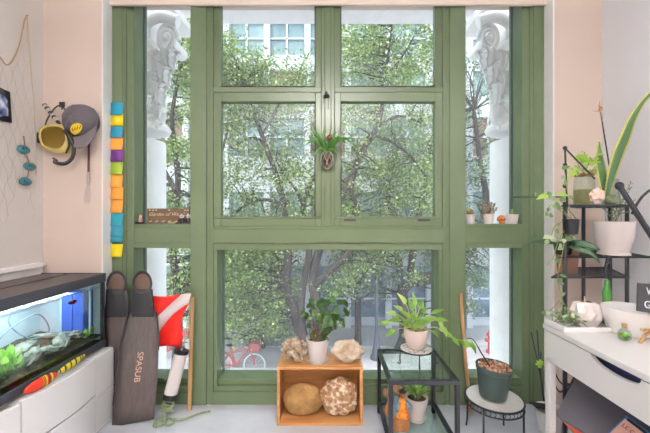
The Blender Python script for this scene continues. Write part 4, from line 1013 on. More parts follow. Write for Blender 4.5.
# book lying on the lid plane
def on_lid(px, py, off):
    d = V(((px-CX)/F, 1, -(py-CY)/F)); o_ = V((0, 0, EYE)); tpar = ((c0+nn*off)-o_).dot(nn)/d.dot(nn); return o_+d*tpar
bk = thing('paperback_book', on_lid(628, 425, .0), 'blue and pink paperback book lying on the dark tote lid', 'book')
A = on_lid(628, 417.5, .002); Bp = on_lid(612, 433, .002); bu = (Bp-A).normalized(); bv = nn.cross(bu).normalized()
Cp = on_lid(650, 434, .002)
if (Cp-A).dot(bv) < 0: bv = -bv
put('cover', B().prism([A, A+bu*.17, A+bu*.17+bv*.115, A+bv*.115], nn*.014), M['book_blue'], bk, smooth=False)
put('cover_panel', B().prism([A+bu*.012+bv*.004+nn*.0141, A+bu*.165+bv*.004+nn*.0141, A+bu*.165+bv*.085+nn*.0141, A+bu*.012+bv*.085+nn*.0141], nn*.0005), M['book_pink'], bk, smooth=False)
b = B(); text_on(b, 'LE COR', .020, A+bu*.035+bv*.045+nn*.015, bv, -bu, sx=1.0)
put('title', b, mat('title_red', 'b0584a', .6), bk)
b = B(); b.prism([A+bu*.004+bv*.01+nn*.0148, A+bu*.013+bv*.01+nn*.0148, A+bu*.013+bv*.07+nn*.0148, A+bu*.004+bv*.07+nn*.0148], nn*.0004); put('header_strip', b, M['blackp'], bk, smooth=False)
# basket on the floor by the window, under the desk end
wbk = V((X_(540, 1.86)+.04, 1.84, 0))
ws = thing('waste_basket', wbk, 'white waste basket with beige paper on the floor behind the desk leg', 'basket')
put('basket', B().lathe(wbk, [(.045, 0), (.05, .003), (.072, .125), (.075, .128), (.070, .125), (.048, .01), (.0001, .01)], 28), M['white_plastic'], ws)
put('paper', B().blob(wbk+V((0, 0, .105)), .055, .055, .03, .2, 3, nu=20, nv=12, sharp=.2), mat('beige_paper', 'b3a28a', .8, col2='9c8a72', scale=12), ws)
put('dark_flap', B().box((-.05, -.03, 0), (.04, .03, .005), M4=Matrix.Translation(wbk+V((-.045, .0, .142)))@Matrix.Rotation(math.radians(8), 4, 'Y')), M['iron'], ws, bev=.002)
# ------------------------------------------------------------------ etagere plant stand
et = thing('corner_shelf', (1.38, 1.75, 0), 'tall black metal tiered plant shelf in the right corner', 'shelf')
pA, pC = V((X_(565, 1.60), 1.60, 0)), V((X_(627, 1.60), 1.60, 0)); pBk, pD = V((X_(583.5, 1.88), 1.88, 0)), V((X_(610, 1.88), 1.88, 0))
zt1_ = Z_(206, 1.6); zt2 = Z_(257, 1.6); zt3 = Z_(277, 1.6)
def post(p, top, r=.0095): put('post', B().tube([p, p+V((0, 0, top))], r, 8), M['metal'], et)
post(pA, zt1_+.02, .010); post(pC, zt1_, .0085); post(pBk, Z_(205, 1.88)); post(pD, Z_(205, 1.88))
def shelf(z, exl, exr, dz=.006):
    a = [pA+V((-exl, -.01, z)), pC+V((exr, -.01, z)), pD+V((exr*.4, .02, z)), pBk+V((-exl, .02, z))]
    b = B(); b.tube(a+[a[0]], .005, 6)
    for k in range(1, 12): b.tube([a[0].lerp(a[3], k/12), a[1].lerp(a[2], k/12)], .002, 5)
    for k in range(1, 6): b.tube([a[0].lerp(a[1], k/6), a[3].lerp(a[2], k/6)], .0025, 5)
    put('wire_shelf', b, M['metal'], et)
shelf(zt1_, .02, .02); shelf(zt2, .03, .11); shelf(zt3, .07, .0)
shelf(.35, .0, .0)
# glass plate / wooden plates for solid look of top tier
put('top_plate', B().prism([pA+V((-.01, 0, zt1_+.005)), pC+V((.01, 0, zt1_+.005)), pD+V((0, .01, zt1_+.005)), pBk+V((0, .01, zt1_+.005))], (0, 0, .003)), M['metal'], et, smooth=False)
zt1s = zt1_+.0085
# arms: thin jointed grow-light arms
ar = thing('jointed_arm', pA+V((0, -.012, zt1_)), 'thin black jointed rod arm rising from the shelf and bending right', 'plant support')
pa0 = pA+V((0, -.014, zt1_+.004)); e1 = P(565, 148, 1.586)
put('lower_rod', B().tube([pa0, e1], .0042, 8), M['iron'], ar)
put('upper_rod', B().tube([e1, P(595, 179, 1.586)], .0036, 8), M['iron'], ar)
for p_ in (e1, P(565, 165, 1.586), P(565, 186, 1.586)): put('joint', B().blob(p_, .010, .009, .010, 0, nu=12, nv=8), M['iron'], ar)
rdd = put('curtain_rod', B().tube([P(512, 197, 2.11), V((X_(562, 1.62), 1.62, Z_(197, 1.62)))], .0038, 8), M['iron'], loc=P(512, 197, 2.11), label='thin black horizontal rod from the window frame to the shelf', cat='rod')
ma = thing('lamp_arm', P(640, 250, 1.45), 'thick black spring arm of a desk lamp before the right wall', 'lamp')
j0, j1, j2 = P(619.5, 186, 1.42), P(652, 234, 1.40), P(668, 262, 1.38)
put('arm', B().tube([j0, j2], .0105, 10), M['metal'], ma)
put('joint', B().blob(j0, .018, .014, .018, 0, nu=16, nv=10), M['iron'], ma)
put('spring', B().tube(spline([P(633, 211, 1.41), P(638, 218, 1.405), P(646, 229, 1.40)], 4), .006, 8), M['iron'], ma)
put('cable', B().tube(spline([P(632, 214, 1.43), P(637, 204, 1.43), P(644, 195, 1.43), P(654, 188, 1.43), P(670, 184, 1.43)], 6), .005, 8), M['iron'], ma)
put('stem', B().tube([j2, V((j2.x, j2.y, DZ+.02))], .010, 10), M['metal'], ma)
put('base', B().lathe(V((j2.x, j2.y, DZ+.0005)), [(.07, 0), (.07, .014), (.02, .022), (.0001, .022)], 28), M['metal'], ma)
# glass jar with cutting on top tier
Yt = 1.66
jb = V((X_(584, Yt), Yt, zt1s)); jr = thing('glass_jar', jb, 'wide glass jar with wooden lid, water and lime green cutting on top tier', 'jar')
put('glass', B().lathe(jb, [(.040, 0), (.044, .006), (.045, .06), (.042, .115), (.037, .135), (.037, .143)], 28), M['clear'], jr)
put('water', B().lathe(jb, [(.0001, .004), (.040, .006), (.0425, .06), (.042, .075), (.0001, .076)], 24), M['jarwater'], jr)
put('lid', B().lathe(jb+V((0, 0, .1435)), [(.041, 0), (.043, .004), (.041, .012), (.0001, .013)], 24), mat('lid_wood', '8a5a3a', .6), jr)
lf = B(); b = B()
for k in range(34):
    e = P(rnd(572, 597), rnd(152, 172), Yt+rnd(-.05, .05)); 
    if k % 3 == 0: b.tube(spline([jb+V((0, 0, .155)), jb.lerp(e, .6)+V((0, 0, .05)), e], 4), .0018, 5)
    lf.leaf(e, (rnd(-1, 1), rnd(-1, .2), rnd(-.7, .6)), (0, -.7, .7), rnd(.03, .05), rnd(.02, .03), .3, 6, .15, hp)
put('stem', b, M['cord_green'], jr); put('foliage', lf, L_lime, jr)
rock('quartz_rock', 597, 198, 1.60, .030, .026, .034, zt1s, M['pinkrock'], 'pink quartz rock between the two jars on the top tier', 6, .2, 2, .15)
vb = V((X_(611, 1.64), 1.64, zt1s)); vs_ = thing('snake_plant', vb, 'snake plant with yellow-edged leaves standing in a glass vase', 'potted plant')
put('glass_vase', B().lathe(vb, [(.034, 0), (.038, .006), (.037, .06), (.032, .10), (.029, .118), (.030, .125)], 28), M['clear'], vs_)
put('pebbles', B().blob(vb+V((0, 0, .025)), .030, .030, .024, .15, 4, nu=20, nv=12, sharp=.2), mat('vase_pebble', 'b8ae92', .8, col2='7f8a62', scale=50), vs_)
L1 = [P(606, 203, 1.64), P(611, 178, 1.635), P(618, 155, 1.62), P(625, 138, 1.60), P(633, 118, 1.58), P(643, 102, 1.56), P(656, 88, 1.54)]
w1 = [.018, .045, .062, .058, .040, .022, .004]
w1 = [x*.8 for x in w1]; strap(L1, [x+.008 for x in w1], L_edge, vs_, depth=0); strap(L1, [x*.78 for x in w1], L_snake, vs_, 'leaf_center', off=.002, depth=0)
L2 = [P(606, 203, 1.66), P(603, 178, 1.66), P(600, 160, 1.67), P(599, 142, 1.68)]
w2 = [.02, .045, .036, .004]
strap(L2, [x+.007 for x in w2], L_edge, vs_, depth=0); strap(L2, [x*.78 for x in w2], L_snake, vs_, 'leaf_center', off=.002, depth=0)
put('dried_stick', B().tube([P(612, 182, 1.70), P(600.5, 112, 1.70)], [.004, .0025], 6), M['iron'], vs_)
b = B()
for k in range(7): b.tube([P(600.5, 112, 1.70), P(598+rnd(-6, 5), 104+rnd(-4, 8), 1.70+rnd(-.02, .02))], .0012, 4)
b.blob(P(600.5, 109, 1.70), .008, .008, .012, .2, nu=12, nv=8)
put('dried_flower', b, M['figtan'], vs_)
# big white pot on second tier with sparse twiggy plant
Yw_ = 1.64; bw = V((X_(613.5, Yw_), Yw_, zt2+.006)); wp_ = thing('potted_herb', bw, 'large white tapered pot with sparse twiggy plant on second tier', 'potted plant')
pot(wp_, bw, .060, .085, .165, M['pot_white'], prof=[(.054, 0), (.066, .002), (.066, .012), (.061, .014), (.078, .09), (.083, .14), (.086, .165), (.081, .166), (.077, .145), (.04, .143)])
lf = B(); b = B()
for k in range(16):
    e = P(rnd(598, 640), rnd(183, 218), Yw_+rnd(-.06, .05)); s0 = bw+V((rnd(-.03, .03), rnd(-.03, .03), .145)); sp = spline([s0, s0.lerp(e, .5)+V((rnd(-.01, .01), 0, .015)), e], 5)
    b.tube(sp, .0012, 4)
    for q in sp[4:]:
        for _ in range(2): lf.leaf(q, (rnd(-1, 1), rnd(-1, .5), rnd(-.5, 1)), (0, -.7, .7), rnd(.008, .014), .006, .2, 3)
put('stem', b, M['cord_green'], wp_); put('foliage', lf, leafmat('grey_green_small', [(0, '4a5f48'), (1, '8fa088')], .5, .2, '90a070'), wp_)
# orchid with long dark leaves and pink-beige glass vase beneath
oc = P(563, 251, 1.66); oc.z = zt2+.006
orc = thing('potted_orchid', oc, 'orchid with long arching dark leaves in a black pot on second tier', 'potted plant')
put('pot', B().lathe(oc, [(.03, 0), (.034, .004), (.042, .06), (.038, .062), (.036, .05), (.0001, .05)], 20), M['iron'], orc)
b = B(); q0 = oc+V((0, 0, .055))
for (pts, w_) in (([q0, P(550, 241.5, 1.62), P(538, 240, 1.60), P(526, 243, 1.58)], .030), ([q0, P(575, 243, 1.60), P(588, 245, 1.57), P(600, 250, 1.55)], .034), ([q0, P(578, 249, 1.58), P(592, 254, 1.55), P(600, 263, 1.54)], .026), ([q0, P(565, 238, 1.60), P(568, 232, 1.58)], .035)):
    strap(pts, [.012, w_*.8, w_, w_*.8, .004], L_orch, orc, depth=.1)
vz = V((X_(567, 1.68), 1.68, zt3+.006)); 
vase = put('square_vase', B().lathe(vz, [(.040, 0), (.044, .004), (.056, .155), (.053, .155), (.042, .012), (.0001, .01)], 4, M4=Matrix.Rotation(math.radians(38), 4, 'Z')), glassmat('peach_glass', 'f6e6dc', .1, haze=.3, hazecol='f0d2c0'), loc=vz, label='square peach-tinted glass vase on the lowest visible tier', cat='vase', smooth=False)
# ivy hanging down the front post
ivb = pA+V((-.005, -.045, zt1_-.135))
iv = thing('hanging_ivy', ivb, 'variegated ivy trailing from small black pot at the front post', 'potted plant')
put('pot', B().lathe(ivb, [(.022, 0), (.028, .004), (.034, .07), (.030, .072), (.028, .06), (.0001, .06)], 18), M['iron'], iv)
put('hanger', B().tube([ivb+V((-.028, 0, .07)), pA+V((-.004, -.012, zt1_)), ivb+V((.028, 0, .07))], .0016, 5), M['iron'], iv)
b = B(); lf = B(); it = ivb+V((0, 0, .07))
for pts in ([(560, 210), (553, 198), (545, 194), (538, 196)], [(562, 212), (571, 218), (574, 232), (571, 240)], [(561, 212), (556, 225), (551, 236), (546, 240)], [(563, 212), (566, 235), (562, 255), (558, 275), (561, 295), (568, 312)], [(562, 215), (559, 240), (553, 258), (547, 265)], [(562, 208), (557, 200), (570, 196)], [(562, 208), (566, 180), (563, 165)], [(562, 212), (552, 205), (547, 215)], [(560, 300), (553, 308), (546, 314)]):
    sp = spline([P(x, y, 1.56) if i else (it+V((0, 0, .0)) if pts[0] != (560, 300) else P(560, 300, 1.56)) for i, (x, y) in enumerate(pts)], 5)
    b.tube(sp, .0016, 5)
    for i, q in enumerate(sp):
        if i > 3 and random.random() < .5: lf.leaf(q+V((rnd(-.012, .012), 0, 0)), (rnd(-1, 1), rnd(-.8, .1), rnd(-1, .3)), (0, -1, .4), rnd(.02, .036), rnd(.016, .026), .2, 6, .15, hp)
put('vine', b, mat('ivy_vine', '8a9a5a', .7), iv); put('foliage', lf, L_var, iv)
for (px, py, dx, dz) in ((548, 195, -1, .2), (557, 193, 1, .3)):
    lf = B().leaf(P(px, py, 1.55), (dx, -.2, dz-.4), (0, -.7, .7), .06, .03, .25, 7, .15, hp)
    put('young_leaf', lf, L_lime, iv)
# green bottle on desk behind bowl
gb = V((X_(607, 1.377), 1.377, DZ+.0005))
gbt = thing('green_bottle', gb, 'green glass bottle with dark stem standing behind the white bowl', 'bottle')
put('bottle', B().lathe(gb, [(.014, 0), (.016, .004), (.016, .13), (.010, .155), (.008, .185), (.0001, .186)], 18), mat('bottle_green', '3c7d30', .2, coat=.5), gbt)
put('stem', B().tube(spline([gb+V((0, 0, .19)), gb+V((-.006, 0, .23)), gb+V((.006, 0, .285))], 4), .006, 6), M['iron'], gbt)
# dried stems by the frame and cords under desk
dr = thing('dried_stems', P(541, 400, 1.95), 'thin dark stems with a pale green bloom against the right jamb', 'dried plant')
b = B()
base_ = V((X_(546, 1.97), 1.97, .0))
for (px, py) in ((531, 332), (537, 330), (541, 352)): b.tube(spline([base_+V((.0, 0, .005)), P(541, 378, 1.97), P(px, py, 2.0)], 5), .0035, 6)
put('stem', b, M['iron'], dr)
lf = B()
for k in range(16): lf.leaf(P(539.5, 363.5, 1.94), (rnd(-1, 1), rnd(-1, 0), rnd(-1, 1)), (0, -1, 0), .026, .018, .3, 4, .2, hp)
put('bloom', lf, L_lime, dr)
cd = B(); cd.tube(spline([P(556, 358, 1.80), P(555, 372, 1.78), P(562, 384, 1.78), P(572, 388, 1.78), V((X_(590, 1.78), 1.78, .006))], 6), .004, 6)
cd.tube(spline([P(553, 380, 1.80), P(560, 392, 1.78), P(570, 384, 1.78), P(585, 380, 1.8)], 6), .0035, 6)
put('power_cord', cd, M['iron'], loc=P(556, 358, 1.8), label='looped black power cord hanging behind the desk leg', cat='cord')
# ------------------------------------------------------------------ outside: columns and beam
random.seed(21)
def column(s):
    cx_ = s*1.645; Yc_ = 2.83
    r = thing('stone_column', (cx_, Yc_, -3.8), ('left' if s < 0 else 'right')+'most of the two pale classical columns outside the window', 'column', 'classical columns outside the window')
    put('shaft', B().lathe((cx_, Yc_, -3.8), [(.26, 0), (.26, .3), (.235, .34), (.232, 5.63), (.23, 5.64)], 40), M['limest'], r)
    zc = Z_(122, 2.65)
    put('astragal', B().lathe((cx_, Yc_, zc-.03), [(.235, -.01), (.262, .0), (.275, .025), (.262, .05), (.235, .06)], 40), M['limest'], r)
    put('bell', B().lathe((cx_, Yc_, zc+.02), [(.225, 0), (.225, .45), (.25, .62), (.30, .75), (.33, .95)], 40), M['limest'], r)
    # volutes, front and inner faces
    vx = X_(328+s*159, 2.62); vy = 2.60; vz_ = Z_(40, 2.6)
    for (c, ux, nrm) in ((V((vx, vy, vz_)), V((-s*.9, .3, 0)), V((0, -1, 0))),):
        b = B(); b.tube([c+V((s*.0, .03, 0)), c+V((0, .25, 0))], .05, 20)
        pts = []; rs_ = []
        for i in range(60):
            a = i/59*2.4*2*PI; rad = .105*(1-i/59*.82)
            pts.append(c+V((-s*rad*math.cos(a)*.78, -.004-.03*i/59, rad*math.sin(a)*1.15))); rs_.append(.021*(1-i/59*.45))
        b.tube(pts, rs_, 8)
        put('volute', b, M['limest'], r)
        put('volute_eye', B().blob(c+V((0, -.03, 0)), .022, .02, .026, 0, nu=14, nv=8), M['limest'], r)
    # scroll band above volute
    b = B(); b.tube(spline([V((vx-s*.08, 2.60, vz_+.14)), V((vx+s*.05, 2.58, vz_+.17)), V((vx+s*.16, 2.58, vz_+.10)), V((vx+s*.15, 2.58, vz_-.02))], 6), [.05-.0012*i for i in range(19)], 12)
    b.tube(spline([V((vx+s*.13, 2.57, vz_-.05)), V((vx+s*.06, 2.57, vz_-.12)), V((vx-s*.03, 2.58, vz_-.15)), V((vx-s*.10, 2.60, vz_-.10))], 6), [.042-.001*i for i in range(19)], 12)
    put('scroll', b, M['limest'], r)
    # acanthus leaves
    for (dx, dz, L, W_, tl) in ((.0, -.17, .22, .16, 0), (.10, -.20, .24, .17, 1), (.04, -.30, .20, .15, 2), (.13, -.36, .24, .16, 3), (.07, -.46, .26, .13, 4), (.16, -.52, .22, .12, 5)):
        lf = B(); o_ = V((vx+s*dx, 2.60, vz_+dz-.06)); n_ = 12; vs = []; fs = []
        for i in range(n_+1):
            t = i/n_; curl = t**2.2
            cpos = o_+V((-s*.02*t-s*.05*curl, -.02-.085*math.sin(PI*t*.8), L*(t-.42*curl)))
            w_ = W_*.5*(.55+.45*math.sin(PI*min(1, t*1.1)))*(1+.16*math.cos(t*26))*(1 if t < .9 else .7)
            for q in range(-4, 5):
                vs.append(cpos+V((w_*q/4, .05*(q/4)**2-.012*math.cos(q*PI), 0)))
        for i in range(n_):
            for q in range(8): a = i*9+q; fs.append((a, a+1, a+10, a+9))
        o = put('acanthus_leaf', lf.add(vs, fs), M['limest'], r); md = o.modifiers.new('s', 'SOLIDIFY'); md.thickness = .03
    put('drape', B().blob(V((vx+s*.10, 2.63, zc+.12)), .07, .06, .17, .14, 2.5, seed=3).blob(V((vx+s*.12, 2.62, zc-.005)), .06, .05, .04, .08, 2), M['limest'], r)
    put('abacus', B().box((cx_-.36, 2.56, 2.93), (cx_+.36, 3.2, 3.0)), M['limest'], r, bev=.01)
column(-1); column(1)
zb = Z_(24, 3.3)
struct('trim_4', B().box((-4.5, 2.72, zb+.06), (4.5, 3.3, 4.2)).box((-1.22, 3.05, zb), (1.22, 3.3, zb+.06)).box((-4.5, 3.0, zb+.3), (4.5, 3.42, 4.0)), M['limest'])
# ------------------------------------------------------------------ outside: ground, building, street furniture
GZ = -3.8
struct('trim_5', B().box((-26, 2.9, GZ-.2), (26, 24, GZ)), M['pave'], smooth=False)
struct('trim_6', B().box((-26, 10.9, GZ), (26, 11.1, GZ+.12)).box((-26, 12.6, GZ), (26, 16, GZ+.06)), M['curb'], smooth=False)
bd = thing('office_building', (0, 15, GZ), 'white office block with teal window bands and dark shopfronts across the street', 'building')
YB_ = 14.6
put('wall', B().box((-18, YB_+.35, GZ), (18, YB_+5, 13)), M['facade'], bd, smooth=False)
b = B()
floors = [(-3.3, -1.0), (0.6, 2.3), (3.9, 5.6), (6.6, 7.7), (8.4, 9.9), (10.6, 12)]
for (z0, z1) in zip([-1.0, 2.3, 5.6, 7.7, 9.9], [.6, 3.9, 6.6, 8.4, 10.6]): b.box((-18, YB_+.1, z0), (18, YB_+.4, z1))
put('spandrel', b, M['facade'], bd, smooth=False)
xs = [-9.9+1.8*k for k in range(12)]
for fi, (z0, z1) in enumerate(floors):
    for k, x in enumerate(xs):
        if fi == 0:
            w_ = put('shop_window', B().box((x+.05, YB_+.2, z0), (x+1.75, YB_+.28, z1)), M['shopglass'], bd, smooth=False)
            put('mullion', B().box((x-.05, YB_+.12, z0), (x+.05, YB_+.36, z1)).box((x+.05, YB_+.12, z0+.8), (x+1.75, YB_+.22, z0+.86)), M['lampglass'], w_, smooth=False)
        else:
            if (k+fi) % 4 == 3 and fi in (2, 3): m_ = M['brick']
            else: m_ = M['facglass']
            w_ = put('office_window', B().box((x+.1, YB_+.22, z0), (x+1.62, YB_+.30, z1)), m_, bd, smooth=False)
            if fi % 2 == 0: put('mullion', B().box((x+.82, YB_+.14, z0), (x+.90, YB_+.26, z1)).box((x+.1, YB_+.14, (z0+z1)/2-.03), (x+1.62, YB_+.24, (z0+z1)/2+.04)), M['facade'], w_, smooth=False)
b = B()
for x in xs+[xs[-1]+1.8]: b.box((x-.14, YB_, GZ), (x+.12, YB_+.4, 13))
put('pier', b, M['facade'], bd, smooth=False)
# lamp post with two lanterns
lx = X_(376.5, 11.6); lp = thing('street_lamp', (lx, 11.6, GZ), 'grey double-lantern street lamp seen through the lower window', 'street lamp')
put('base', B().lathe((lx, 11.6, GZ), [(.22, 0), (.22, .1), (.16, .2), (.10, .6), (.07, .9)], 20), M['lamp'], lp)
put('pole', B().tube([(lx, 11.6, GZ+.8), (lx, 11.6, GZ+2.85)], .055, 12), M['lamp'], lp)
put('crossarm', B().tube(spline([(lx-.26, 11.6, GZ+2.62), (lx-.15, 11.6, GZ+2.5), (lx, 11.6, GZ+2.6), (lx+.15, 11.6, GZ+2.5), (lx+.26, 11.6, GZ+2.62)], 5), .03, 8), M['lamp'], lp)
for s in (-1, 1): put('lantern', B().lathe((lx+s*.26, 11.6, GZ+2.62), [(.05, 0), (.10, .05), (.13, .30), (.15, .32), (.06, .42), (.0001, .48)], 12), M['lamp'], lp)
# hydrant
hx = X_(492, 12.1); hy = thing('fire_hydrant', (hx, 12.1, GZ), 'red fire hydrant on the plaza seen through the right lower window', 'fire hydrant')
rd = mat('hydrant_red', 'b03a44', .5)
put('barrel', B().lathe((hx, 12.1, GZ), [(.2, 0), (.2, .06), (.14, .08), (.14, .6), (.19, .62), (.19, .68), (.14, .72), (.10, .84), (.04, .9), (.0001, .92)], 18), rd, hy)
for s in (-1, 1): put('nozzle', B().tube([(hx, 12.1, GZ+.48), (hx+s*.24, 12.1, GZ+.48)], .07, 10), rd, hy)
def bicycle(px, Y, label):
    x = X_(px, Y); r = thing('bicycle', (x, Y, GZ), label, 'bicycle', 'red bicycles parked on the plaza')
    rdm = mat('bike_red', 'a8565c', .6)
    for (nm, dx) in (('rear_wheel', -.52), ('front_wheel', .52)):
        b = B(); b.tube([V((x+dx+.33*math.cos(a), Y, GZ+.34+.33*math.sin(a))) for a in [2*PI*i/28 for i in range(29)]], .022, 6, caps=False)
        for i in range(10): a = PI*i/5; b.tube([V((x+dx, Y, GZ+.34)), V((x+dx+.32*math.cos(a), Y, GZ+.34+.32*math.sin(a)))], .004, 4)
        put(nm, b, M['lampglass'], r)
    G_ = lambda dx, z: V((x+dx, Y, GZ+z))
    b = B()
    for (p0, p1) in ((G_(-.52, .34), G_(-.08, .3)), (G_(-.52, .34), G_(-.2, .8)), (G_(-.08, .3), G_(-.24, .9)), (G_(-.08, .3), G_(.36, .85)), (G_(-.2, .72), G_(.36, .85)), (G_(.34, .95), G_(.52, .34))): b.tube([p0, p1], .035, 8)
    put('frame', b, rdm, r)
    put('saddle', B().blob(G_(-.25, .95), .14, .08, .04, .05, nu=16, nv=8), M['blackp'], r)
    put('handlebar', B().tube([V((x+.34, Y-.28, GZ+1.05)), V((x+.34, Y, GZ+.98)), V((x+.34, Y+.28, GZ+1.05))], .018, 8), M['blackp'], r)
    put('basket', B().box(G_(.42, .8)+V((0, -.17, 0)), G_(.7, 1.05)+V((0, .17, 0))), rdm, r)
    put('fender', B().tube([V((x-.52+.38*math.cos(a), Y, GZ+.34+.38*math.sin(a))) for a in [PI*i/12 for i in range(13)]], .04, 6), rdm, r)
bicycle(238, 10.4, 'red bicycle with basket at the bottom left of the big lower pane')
bicycle(170, 11.5, 'red bicycle seen through the left lower side window behind the flag')
# ------------------------------------------------------------------ trees
def tree(label, Y, base_px, polylines, regions, nclus, leaf_n, lsize, lm, seed, name='street_tree', depth=1.6):
    random.seed(seed)
    base = V((X_(base_px, Y), Y, GZ)); r = thing(name, base, label, 'tree', 'street trees outside the window')
    b = B(); skel = []
    for pl in polylines:
        if len(pl[0]) == 3: pts = [P(x, y, Y+rnd(-.15, .15)*(0 if i == 0 else 1)) for i, (x, y, w_) in enumerate(pl)]; ws_ = [w_ for (_, _, w_) in pl]
        if pl is polylines[0]: pts = [base]+pts; ws_ = [ws_[0]*1.35]+ws_
        sp = spline(pts, 5); rs_ = []
        for i in range(len(sp)):
            t = i/5; j = min(len(ws_)-2, int(t)); rs_.append((ws_[j]+(ws_[j+1]-ws_[j])*(t-j))*.42*Y/F)
        b.tube(sp, rs_, 10); skel += [(p, q) for p, q in zip(sp, rs_)]
    lv = []; lfc = []
    twig = B()
    clus = []
    wts = [g[4] for g in regions]
    for k in range(nclus):
        g = random.choices(regions, wts)[0]
        px, py = rnd(g[0], g[2]), rnd(g[1], g[3]); y = min(13.7, Y+rnd(-.35*depth, depth)); c = V(((px-CX)/F*Y, y, EYE-(py-CY)/F*Y)); clus.append(c)
    for c in clus:
        s_ = min(skel, key=lambda q: (q[0]-c).length+(1 if q[0].z > c.z+.6 else 0))
        p0 = s_[0]; mid = p0.lerp(c, .5)+V((rnd(-.2, .2), rnd(-.2, .2), rnd(-.05, .3)))
        r0 = min(s_[1]*.5, .035); sp = spline([p0, mid, c], 3); twig.tube(sp, [r0*(1-.8*i/len(sp)) for i in range(len(sp))], 4)
        rad = rnd(.28, .55)
        for k in range(leaf_n):
            d = V((random.gauss(0, 1), random.gauss(0, 1), random.gauss(0, .75)))*rad*.62; q = c+d
            a = V((rnd(-1, 1), rnd(-1, 1), rnd(-1, .4))).normalized(); s2 = a.cross(V((rnd(-1, 1), rnd(-1, 1), rnd(-1, 1)))).normalized()
            L = lsize*rnd(.6, 1.3); w_ = L*.32; o_ = len(lv)
            lv += [q, q+a*L*.5+s2*w_, q+a*L, q+a*L*.5-s2*w_]; lfc.append((o_, o_+1, o_+2, o_+3))
    put('trunk', b, M['trunk'], r); put('twigs', twig, M['trunk'], r)
    lb = B(); lb.v = lv; lb.f = lfc; lb.mi = [0]*len(lfc)
    o = put('foliage', lb, lm, r, smooth=False); o['kind'] = 'stuff'
tree('leafy street tree with several leaning trunks left of the window centre', 9.6, 316,
     [[(306, 345, 15), (298, 325, 12), (293, 306, 11), (286, 286, 10), (288, 256, 10), (286, 235, 9), (285, 214, 8), (281, 190, 7), (274, 169, 6), (264, 141, 5.5), (254, 113, 4.5), (243, 82, 3)],
      [(303, 335, 11), (301, 306, 9), (305, 275, 8), (309, 250, 8), (303, 214, 7), (308, 190, 6), (318, 168, 4), (322, 130, 3)],
      [(312, 345, 13), (316, 306, 12), (313, 280, 11), (318, 254, 10), (330, 225, 9), (343, 194, 8), (354, 172, 7), (359, 157, 7), (375, 131, 6), (382, 110, 5), (382, 87, 4), (387, 64, 3.5), (392, 26, 2.5)],
      [(314, 286, 10), (325, 275, 9), (340, 262, 8), (356, 246, 7), (380, 230, 5), (410, 224, 3)],
      [(343, 225, 6), (358, 212, 6), (351, 190, 6), (356, 168, 5)],
      [(285, 205, 5), (268, 200, 4), (250, 202, 3.5), (234, 214, 2.5)],
      [(304, 208, 4), (296, 190, 3.5), (284, 175, 3), (276, 160, 2)],
      [(264, 141, 4), (250, 138, 3), (232, 148, 2)],
      [(372, 135, 4), (392, 142, 3), (412, 158, 2.5), (425, 176, 1.5)],
      [(376, 128, 4), (398, 116, 3), (420, 122, 2)],
      [(385, 75, 2.5), (400, 60, 2), (415, 35, 1.5)],
      [(262, 135, 3), (285, 95, 2.5), (300, 70, 1.5)]],
     [(205, 55, 270, 110, 1.8), (265, 66, 320, 110, .9), (215, 90, 345, 225, 3.3), (330, 10, 445, 110, 3.2), (340, 110, 440, 220, 1.6), (205, 230, 300, 300, 1.6), (225, 290, 280, 340, .8), (330, 235, 420, 285, .6), (215, 30, 240, 70, .3)],
     480, 165, .080, L_tree, 3)
tree('grey-green tree with thick limb bending right behind the pothos', 12.3, 403,
     [[(406, 335, 16), (404, 305, 14), (402, 292, 13), (411, 282, 14), (428, 278, 15), (446, 274, 14), (462, 262, 12), (478, 235, 10), (486, 200, 8), (480, 160, 6), (474, 110, 4)],
      [(403, 292, 10), (400, 272, 9), (397, 250, 9), (392, 215, 7), (388, 190, 5), (398, 150, 3)],
      [(409, 282, 9), (412, 258, 8), (416, 225, 7), (424, 190, 5), (430, 150, 3)],
      [(478, 235, 6), (497, 220, 5), (512, 200, 4), (520, 150, 3)]],
     [(380, 180, 445, 260, .8), (450, 60, 520, 240, 2.4), (440, 240, 500, 310, 1.4), (345, 230, 400, 300, .8), (380, 100, 450, 190, .8)],
     200, 160, .095, L_tree2, 4)
tree('bright green tree outside the left side window', 9.0, 176,
     [[(176, 380, 12), (178, 300, 10), (172, 240, 8), (178, 180, 7), (172, 120, 5), (180, 70, 3)],
      [(176, 240, 7), (190, 205, 5), (215, 170, 4), (228, 130, 2)],
      [(175, 190, 6), (155, 150, 4), (145, 110, 2)]],
     [(120, 60, 215, 310, 3), (165, 15, 215, 90, 1), (200, 220, 250, 320, .9)],
     210, 170, .08, L_tree, 5)
tree('slim dark-trunked tree beside the street lamp', 12.8, 358,
     [[(358, 335, 8), (358, 315, 8), (357, 290, 7), (350, 262, 5), (340, 235, 4), (335, 200, 3)],
      [(357, 290, 5), (364, 268, 4), (372, 240, 3), (380, 215, 2)]],
     [(325, 225, 385, 300, 1), (330, 160, 400, 240, 1)],
     80, 150, .095, L_tree2, 6, depth=.9)
tree('smaller pale green tree in front of the shopfronts at lower left', 12.6, 262,
     [[(262, 340, 6), (260, 315, 5), (256, 290, 4), (250, 265, 3), (246, 240, 2)],
      [(260, 310, 3), (272, 290, 2.5), (280, 270, 2)]],
     [(222, 255, 290, 335, 1.5), (150, 260, 222, 345, 1)],
     100, 150, .095, L_tree2, 7, depth=1.1)
# planter box at kerb
pxx = X_(262, 10.9); plb = thing('street_planter', (pxx, 10.7, GZ), 'low pale stone planter bed on the plaza at lower left', 'planter')
put('stone_edge', B().box((pxx-.9, 10.35, GZ), (pxx+1.2, 10.6, GZ+.25)), M['curb'], plb, smooth=False)
